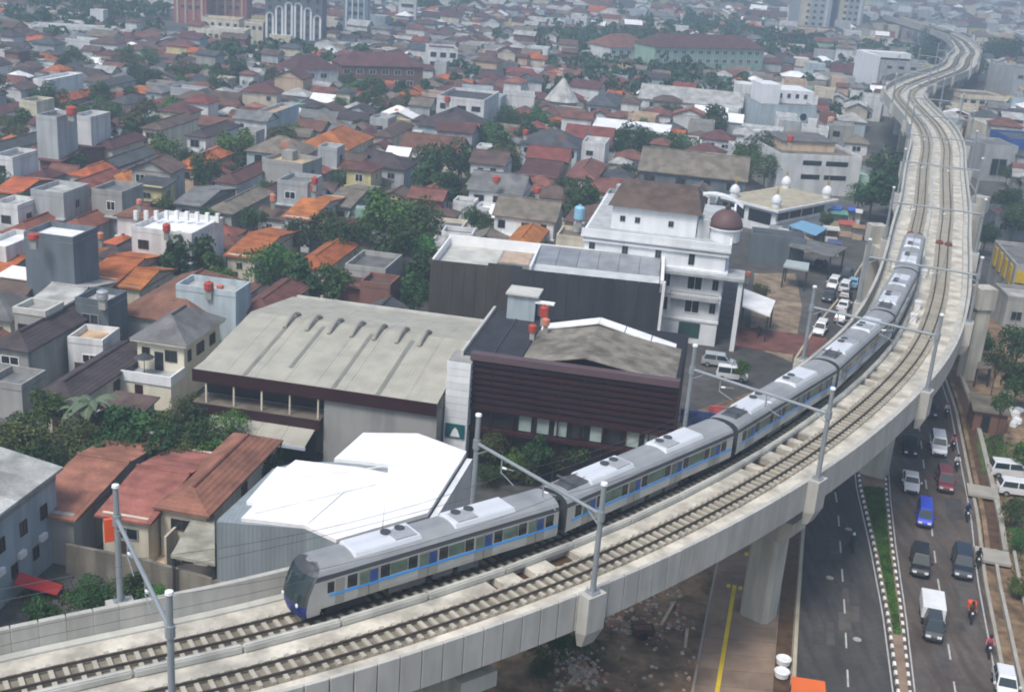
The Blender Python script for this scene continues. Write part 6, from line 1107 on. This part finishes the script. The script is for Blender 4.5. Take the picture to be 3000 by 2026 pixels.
TL = [(60, 1290, 75, 'olive', 'brownish-olive tree at the left edge above the grey corner building'), (135, 1195, 58, 'mid', 'bright green tree beside the grey flat garage'), (215, 1300, 80, 'olive', 'wide olive tree in the middle of the lower left thicket'), (120, 1365, 62, 'deep', 'dark tree low in the left thicket, close to the grey corner building'), (330, 1265, 82, 'deep', 'dark green tree right of the wide olive one'), (430, 1250, 52, 'mid', 'tree in front of the cream balcony house'), (440, 1310, 82, 'deep', 'dark bushy tree behind the broad rust roof'), (565, 1190, 48, 'olive', 'slim yellow-green tree at the left end of the hall'), (560, 1295, 62, 'deep', 'dark tree below the hall canopy, left one'), (650, 1330, 58, 'mid', 'bright-leaved low tree below the hall canopy, middle one'), (735, 1335, 50, 'deep', 'dark low tree below the hall canopy, right one'), (300, 1355, 60, 'deep', 'dark undergrowth tree behind the rust roofs'), (20, 1380, 55, 'deep', 'dark tree at the left edge behind the corner roof'), (520, 1370, 50, 'deep', 'dark low tree between hall and rust roofs'),
  (520, 748, 68, 'deep', 'large round dark tree above the very broad red-brown roof, left'), (620, 755, 60, 'deep', 'large dark tree above the very broad red-brown roof, right'), (790, 785, 68, 'mid', 'round green tree left of the orange hip roof'), (905, 820, 62, 'deep', 'leafy tree between orange roof and hall, left'), (975, 830, 58, 'mid', 'leafy tree between orange roof and hall, right'), (1130, 640, 78, 'mid', 'tallest bright green tree in the centre left'), (1020, 690, 70, 'deep', 'dark tree left of the tallest bright green one'), (1235, 660, 62, 'deep', 'dark tree right of the tallest bright green one'), (1160, 715, 62, 'deep', 'dark tree in front of the tallest bright green one'), (950, 665, 48, 'olive', 'olive tree below the bright orange gable'), (880, 690, 40, 'deep', 'dark tree left below the bright orange gable'), (1235, 790, 52, 'deep', 'upper tree at the left end of the charcoal panels'), (1215, 860, 50, 'deep', 'lower tree at the left end of the charcoal panels'), (1250, 728, 45, 'mid', 'lighter tree behind the left end of the charcoal panels'),
  (1275, 470, 58, 'deep', 'dense tree left of the brown roof on white walls, upper'), (1345, 470, 48, 'deep', 'dense tree touching the brown roof on white walls'), (1265, 525, 48, 'deep', 'dense tree left of the grey gabled house, lower'), (690, 420, 50, 'mid', 'green tree left of the large tan roof'), (715, 455, 42, 'mid', 'low green tree under the large tan roof'), (600, 500, 45, 'deep', 'dark tree below the orange hip roof'), (395, 370, 42, 'olive', 'brownish tree right of the tall blank concrete block'), (395, 400, 38, 'deep', 'dark tree behind the maroon hip roof'), (150, 290, 40, 'deep', 'tall dark tree behind the tall blank block'), (65, 355, 38, 'deep', 'dark tree left of the tall blank block'), (290, 278, 38, 'mid', 'low green tree left of the red hip roof'), (410, 220, 28, 'deep', 'dark tree beside the dark slate hip roof'), (228, 475, 30, 'deep', 'small tree before the maroon gable'), (300, 510, 22, 'mid', 'small green tree between orange roofs'), (480, 610, 30, 'deep', 'tree right of the worn concrete flats'), (450, 575, 32, 'olive', 'tree below the yellowish house'), (745, 640, 40, 'deep', 'dark tree left of the bright orange gable'), (60, 590, 34, 'deep', 'dark hedge-like tree above the left edge block'),
  (1493, 345, 42, 'deep', 'dark tree right of the big dark brown roof'), (1468, 398, 34, 'deep', 'dark tree below right of the big dark brown roof'), (1840, 420, 48, 'deep', 'tree in the belt before the wide beige store, left'), (1900, 410, 44, 'deep', 'tree in the belt before the wide beige store, second'), (1960, 425, 46, 'deep', 'tree in the belt before the wide beige store, third'), (2070, 355, 46, 'deep', 'round tree left of the round-windowed building'), (2180, 470, 46, 'mid', 'tree between beige store and office block, left'), (2235, 450, 50, 'deep', 'tree between beige store and office block, upper right'), (2245, 495, 42, 'mid', 'tree between beige store and office block, lower right'), (1705, 580, 50, 'deep', 'dark tree left of the hotel roof'), (1690, 620, 42, 'deep', 'dark tree beside the pale blue tank'), (1578, 350, 34, 'mid', 'tree left of the wide dark grey roof'), (2600, 500, 52, 'deep', 'tall dark tree touching the viaduct, upper'), (2560, 560, 58, 'deep', 'big dark tree left of the viaduct, lower'), (2620, 560, 45, 'deep', 'dark tree close against the viaduct'), (2520, 570, 36, 'mid', 'lighter tree beside the market stalls'), (2250, 268, 0, 'deep', ''), (2950, 590, 52, 'deep', 'big dark tree right of the viaduct'), (2975, 640, 40, 'deep', 'dark tree right of the viaduct, lower'), (2190, 275, 34, 'deep', 'tree behind the white terrace storey'), (2140, 270, 26, 'mid', 'lower tree left of the white terrace storey'), (2460, 340, 34, 'deep', 'tree right of the round-windowed building'),
  (2740, 140, 48, 'deep', 'tree inside the viaduct bend'), (2715, 175, 36, 'deep', 'lower tree inside the viaduct bend'), (2920, 180, 55, 'deep', 'tree right of the viaduct bend, left'), (2985, 175, 45, 'deep', 'tree right of the viaduct bend, right'), (2870, 200, 30, 'mid', 'small tree beside the canopied shop'), (2780, 235, 0, 'mid', '')]
for t in TL:
    if t[2]: tree_px(*t)
for (u_, v_, rp, kind, lab, h) in ((2172, 1078, 26, 'mid', 'small round tree in the hotel forecourt', 3.6), (2970, 1490, 42, 'deep', 'dark round bush at the right edge', 3.4), (1745, 1800, 40, 'mid', 'bright bush under the viaduct beside the bracket', 3.0), (1620, 1880, 46, 'deep', 'dark bush right of the near pier', 3.2), (1690, 1880, 30, 'mid', 'small bush right of the near pier', 2.2), (1590, 1960, 40, 'deep', 'lower dark bush at the near pier foot', 2.6), (1440, 1312, 46, 'olive', 'hedge tree before the dark louvred facade, left', 5.2), (1500, 1345, 34, 'mid', 'low hedge tree before the dark louvred facade, second', 3.6), (1565, 1322, 44, 'deep', 'hedge tree before the dark louvred facade, third', 5.0), (1622, 1352, 30, 'olive', 'low hedge tree before the dark louvred facade, fourth', 3.2), (1690, 1325, 40, 'deep', 'hedge tree before the dark louvred facade, fifth', 4.6), (1770, 1330, 34, 'mid', 'hedge tree before the dark louvred facade, sixth', 4.2), (1835, 1300, 36, 'deep', 'hedge tree before the dark louvred facade, right end', 5.0), (1440, 1400, 45, 'deep', 'dark shrub behind the train, left', 2.4), (1530, 1395, 42, 'olive', 'brownish shrub behind the train', 2.2), (260, 1760, 60, 'mid', 'bright weedy bush behind the left parapet', 2.6), (370, 1730, 50, 'deep', 'dark weedy bush behind the left parapet', 2.6), (130, 1800, 45, 'deep', 'low dark weeds beside the corner building', 1.8), (460, 1750, 42, 'mid', 'green weeds before the yard wall', 2.2), (665, 1630, 22, 'deep', 'little plant against the grey cladding', 2.4), (630, 1615, 20, 'mid', 'little plant on the slab roof edge', 2.4), (2990, 1000, 60, 'deep', 'dark tree at the right edge beside the workshop', None), (2985, 1120, 50, 'deep', 'dark tree above the white sacks', None), (2925, 1060, 34, 'deep', 'slim dark tree with a tall trunk by the lawn', 7.5), (2940, 1180, 30, 'deep', 'second slim dark tree beside the white sacks', 6.5), (500, 910, 20, 'mid', 'green shrub between red-brown roof and grey box', 5.5), (2230, 855, 26, 'olive', 'small tree in the yard above the awning', 3.5), (2990, 1330, 40, 'mid', 'green tree at the right edge above the parked vans', 4.0), (2880, 1010, 30, 'deep', 'dark shrub beside the portal column', 3.0), (2985, 760, 36, 'deep', 'dark tree behind the yellow-fronted workshop', 6.0), (2890, 690, 34, 'deep', 'dark tree right beside the viaduct wall', 6.0), (2930, 470, 30, 'deep', 'dark tree before the blue showroom', None), (2990, 1580, 34, 'mid', 'roadside shrub at the right edge below the slab', 2.4), (2985, 1720, 30, 'olive', 'dry roadside shrub at the right edge', 2.0), (2420, 640, 22, 'mid', 'small tree among the market stalls', None)):
    tree_px(u_, v_, rp, kind, lab, h, 'bushes and small trees')
rt_ = random.Random(12); TH = []
for i in range(30):                                # the rest of the lower left thicket
    u_, v_ = rt_.uniform(-20, 800), rt_.uniform(1225, 1405); v_ = min(v_, 1400 - max(0, u_ - 560) * .12); v_ = max(v_, 1180 + max(0, u_ - 300) * .22); TH.append((u_, v_))
OR2 = 'first second third fourth fifth sixth seventh eighth ninth tenth eleventh twelfth thirteenth fourteenth fifteenth sixteenth seventeenth eighteenth nineteenth twentieth'.split(); cnt = {}
for u_, v_ in sorted(TH):
    kd = rt_.choice(('deep', 'deep', 'olive', 'mid')); n_ = {'deep': 'dark', 'olive': 'olive', 'mid': 'bright green'}[kd]; cnt[n_] = cnt.get(n_, 0) + 1
    tree_px(u_, v_, rt_.uniform(38, 60), kd, f'{n_} crown of the lower left thicket, {OR2[cnt[n_] - 1]} from the left edge', None, 'trees of the lower left thicket')
# palms with pale fronds beside the cream house
def palm(u_, v_, r, h, label):
    p = G(u_, v_, h); T = empty('palm_tree', (p.x, p.y), 0, label, 'palm'); MB().tube([(0, 0, -.2), (.15, 0, h * .5), (0, 0, h)], [.22, .16, .13], 8).build('trunk', m_bark, T); m_pl = mat('palm_leaf', (0.10, 0.14, 0.085), .6, var=.2)
    fr = MB()
    for i in range(9):
        x0_, x1_ = r * i / 9, r * (i + 1) / 9; z0_, z1_ = [.5 * math.sin(x / r * 2.4) - .75 * (x / r) ** 2 for x in (x0_, x1_)]; w0, w1 = [.42 * math.sin(max(.12, min(1, x / r * .9 + .1)) * math.pi) for x in (x0_, x1_)]
        for sg in (-1, 1): fr.add([(x0_, 0, z0_), (x1_ - .05, 0, z1_), (x1_ + .12, sg * w1, z1_ - .18), (x0_ + .14, sg * w0, z0_ - .18)], [(0, 1, 2, 3)])
    me = fr.mesh('frond', m_pl)
    for i in range(15): o = put('frond', me, T, (0, 0, h - .05), i * 2.4); o.rotation_euler = (0, random.uniform(-.5, .45), i * 2.4)
palm(270, 1175, 2.6, 5.5, 'pale-leaved palm in front of the dark purple-brown roof, left'); palm(235, 1190, 2.3, 4.8, 'pale-leaved palm in front of the dark purple-brown roof, right'); palm(700, 1330, 1.8, 4.0, 'small palm below the hall canopy')

# ------------------------------------------------------------------ the rest of the quarter
for i in range(0, len(pts), 12):
    if pts[i][1] > 60: occupy(pts[i][0] + (3 if pts[i][1] < 330 else 0), pts[i][1], 13 if pts[i][1] < 330 else 9, 8)
occupy(6, 75, 30, 28); occupy(40, 190, 12, 26); occupy(-28, 72, 16, 22); occupy(-20, 100, 10, 6)
occupy(-135, 492, 26, 36); occupy(-92, 442, 18, 16); occupy(-70, 520, 12, 18)
rnd = random.Random(31); FILL = []; FT = []
ROOFW = [('rust', 15), ('salmon', 4), ('maroon', 10), ('brown', 18), ('orange', 6), ('red', 5), ('purple', 9), ('slate', 9), ('grey', 16), ('tan', 9), ('pale', 12), ('white', 5), ('peach', 2)]
COMW = [('pale', 22), ('grey', 20), ('white', 14), ('tan', 10), ('rust', 7), ('maroon', 6), ('slate', 8), ('brown', 6)]
def pick(r, ws):
    t = r.uniform(0, sum(w for _, w in ws))
    for n, w in ws:
        t -= w
        if t <= 0: return n
    return ws[0][0]
from mathutils import noise as mnoise
gy = 112.0
while gy < 1500:
    step = 10.8 if gy < 240 else (8.0 if gy < 650 else 11.0)
    half = 0.5 * gy * 1.15 + 60; gx = -half - 60
    while gx < half + 120:
        cw = rnd.uniform(7, 11.5) if gy < 240 else (rnd.uniform(5.0, 9.2) if gy < 650 else rnd.uniform(6.5, 11))
        X = EX * (gx + cw / 2) + EY * gy; gx += cw + rnd.choice((.5, .5, .9, 2.6))
        x, y = X.x, X.y + rnd.uniform(-1.3, 1.3)
        if y < 60: continue
        u_, v_, k = proj(x, y, 5)
        if not (-90 < u_ < 3090 and -70 < v_ < 2050) or k < 60: continue
        dx = x - float(np.interp(y, pts[:, 1], pts[:, 0])); com = abs(dx) < 55 or dx > 0
        tn = mnoise.noise(Vector((x * .012, y * .009, 4.2))) + .6 * mnoise.noise(Vector((x * .04, y * .03, 9.1)))
        thr = .13 if y < 400 else (.04 if y < 620 else .10)
        if com: thr += .2
        w_, d_ = cw - .4, step - rnd.uniform(.8, 2.6)
        if free(x, y, w_ / 2 * .82, d_ / 2 * .82):
            if tn > thr or rnd.random() < .06: FT.append((x, y, rnd.uniform(2.4, 4.2) * (.95 if y > 420 else 1), 'tree'))
            else: FILL.append((x, y, w_, d_, com, k)); occupy(x, y, w_ / 2 * .9, d_ / 2 * .9)
        elif free(x, y, 1.6, 1.6) and rnd.random() < .8: FT.append((x, y, rnd.uniform(1.6, 2.6), 'small'))
    gy += step + (3.2 if int(gy / 12.5) % 3 == 0 else 0)
yy = 112.0
while yy < 460:                                    # sheds and annexes squeezed into the gaps
    xx = -yy * .75 - 60
    while xx < yy * .6:
        X = EX * (xx + rnd.uniform(-.6, .6)) + EY * (yy + rnd.uniform(-.6, .6)); xx += 4.4; w_, d_ = rnd.uniform(4.2, 7.5), rnd.uniform(4.2, 7.5); u_, v_, k = proj(X.x, X.y, 4)
        if not (-60 < u_ < 3060 and -40 < v_ < 2050): continue
        dx = X.x - float(np.interp(X.y, pts[:, 1], pts[:, 0])); com = abs(dx) < 55 or dx > 0
        if -35 < dx < 40 and X.y < 260: continue
        for q in (1.0, .75):
            if free(X.x, X.y, w_ * q / 2 * .9, d_ * q / 2 * .9):
                if rnd.random() < .2: FT.append((X.x, X.y, rnd.uniform(1.6, 2.8), 'small'))
                else: FILL.append((X.x, X.y, w_ * q, d_ * q, com, k + 40))
                occupy(X.x, X.y, w_ * q / 2 * .9, d_ * q / 2 * .9); break
    yy += 4.6
FILL.sort(key=lambda t: t[5]); used = {}
TY = dict(hip='hip', gablex='gable', gabley='gable-fronted', shed='sloping', flat='flat')
CN = dict(rust='rust-red', salmon='salmon', maroon='maroon', brown='brown', orange='orange', red='red', purple='dark purple-brown', slate='slate grey', grey='grey', tan='tan', pale='pale grey', white='white', peach='peach')
LP = [(n, *proj(a, b, 4)[:2]) for n, a, b in LAND]
ORD = ['', 'second ', 'third ', 'fourth ', 'fifth ', 'sixth ', 'seventh ', 'eighth ', 'ninth ', 'tenth ', 'eleventh ', 'twelfth ']
def rel_label(x, y, base):
    u_, v_, k = proj(x, y, 4)
    n, a, b = min(LP, key=lambda t: math.hypot(t[1] - u_, (t[2] - v_) * 1.6)); du, dv = u_ - a, v_ - b
    rel = ('right of ' if du > 0 else 'left of ') if abs(du) > abs(dv) * 1.3 else ('behind ' if dv < 0 else 'in front of ')
    key = base + rel + n; i = used.get(key, 0)
    if i > 10:
        n2 = sorted(LP, key=lambda t: math.hypot(t[1] - u_, (t[2] - v_) * 1.6))[1 + (i // 11) % 3][0]; rel = 'between ' + n + ' and '; n = n2; key = base + rel + n; i = used.get(key, 0)
    used[key] = i + 1
    return f"{ORD[min(i, 11)]}{base} {rel}{n}"
NIND = 300 - len(HL); far = MB(); RN = list(RC); WN = list(WC); fm = [RC[n] for n in RN] + [WC[n] for n in WN]
for i, (x, y, w_, d_, com, k) in enumerate(FILL):
    rc = pick(rnd, COMW if com or (k > 420 and rnd.random() < .55) else ROOFW); two = rnd.random() < (.55 if com else .35) * (.3 if w_ < 7.6 else 1); he = rnd.uniform(6.2, 7.4) if two else rnd.uniform(3.4, 4.4)
    if com and rnd.random() < .3: he += 3.3
    rt = 'flat' if rc in ('peach',) or (rc in ('pale', 'white', 'grey') and rnd.random() < (.75 if com else .5)) else rnd.choice(('hip', 'hip', 'hip', 'gablex', 'gablex', 'gabley'))
    wc = pick(rnd, [('white', 36), ('cream', 18), ('grey', 15), ('concrete', 9), ('blue', 8), ('peach', 6), ('yellow', 3), ('green', 3), ('brick', 4)]); jit = rnd.gauss(0, .05) if rnd.random() < .8 else rnd.uniform(-.25, .25)
    if i < NIND:
        mk_house(x, y, w_ * rnd.uniform(.86, 1), d_ * rnd.uniform(.86, 1), he, rt, rc, wc, rel_label(x, y, f"{wc.replace('brick', 'brick-red')} house with {CN[rc]} {TY[rt]} roof"), 'houses of the dense quarter', jit)
    else:
        rise = .26 * min(w_, d_); b = MB(); wall_mesh(rt, w_, d_, he, rise, b, len(RN) + WN.index(wc)); roof_mesh(rt, w_, d_, he, rise, .4, RN.index(rc), b)
        ca, sa = math.cos(A0 + jit), math.sin(A0 + jit); far.add([(x + q[0] * ca - q[1] * sa, y + q[0] * sa + q[1] * ca, q[2]) for q in b.v], b.f); far.m[-len(b.f):] = b.m
far.build('distant_houses', fm, kind='stuff', label='distant mass of small houses fading into the haze')
FT.sort(key=lambda t: t[1]); ft_n = 0; rgf = np.random.default_rng(5); fv = []; ff = []
for (x, y, r, kd) in FT:
    if ft_n < 215:
        tk = rnd.choice(('deep', 'deep', 'mid', 'olive')); tree(x, y, r, r * 1.6 + rnd.uniform(.8, 2.2), tk, rel_label(x, y, {'deep': 'dark ', 'mid': 'bright green ', 'olive': 'olive '}[tk] + ('small tree' if kd == 'small' else 'leafy tree')), occ=False); ft_n += 1
    elif kd == 'tree' or rnd.random() < .5:
        h = r * 1.4 + rnd.uniform(.8, 2.2); C = [(np.array([x, y, h - r * .7]) + rgf.normal(size=3) * r * .42, r * rgf.uniform(.4, .62)) for _ in range(6)]
        for q in range(110):
            c, rr = C[q % 6]; d = rgf.normal(size=3); d /= np.linalg.norm(d); d[2] = abs(d[2]) * 1.1 - .25; p = c + d * rr; nn = d + rgf.normal(size=3) * .4; a = np.cross(nn, rgf.normal(size=3)); a /= np.linalg.norm(a); e = np.cross(nn, a); e /= np.linalg.norm(e); s_ = r * rgf.uniform(.14, .27); o = len(fv)
            fv += [tuple(p - a * s_), tuple(p + e * s_), tuple(p + a * s_), tuple(p - e * s_)]; ff.append((o, o + 1, o + 2, o + 3))
ft = MB(); ft.add(fv, ff); ft.build('distant_trees', LEAF[0], kind='stuff', label='distant tree crowns among the far houses')
print('FILL', len(FILL), 'FT', len(FT), 'far tree quads', len(ff))

# ------------------------------------------------------------------ haze
hz = MB().box(-1200, 1200, -60, 2600, -1.0, 120).mesh('haze', []) if False else None
b = MB().box(-1400, 1400, -80, 2800, -1.2, 125); me = bpy.data.meshes.new('haze'); me.from_pydata(b.v, [], b.f)
hm = bpy.data.materials.new('haze_air'); hm.use_nodes = True; N = hm.node_tree.nodes; N.remove(N['Principled BSDF']); pv = N.new('ShaderNodeVolumePrincipled')
pv.inputs['Color'].default_value = (0.64, 0.82, 1.0, 1); pv.inputs['Density'].default_value = 0.00105; pv.inputs['Anisotropy'].default_value = 0.2
hm.node_tree.links.new(pv.outputs[0], N['Material Output'].inputs['Volume']); me.materials.append(hm); put('haze', me, kind='stuff')
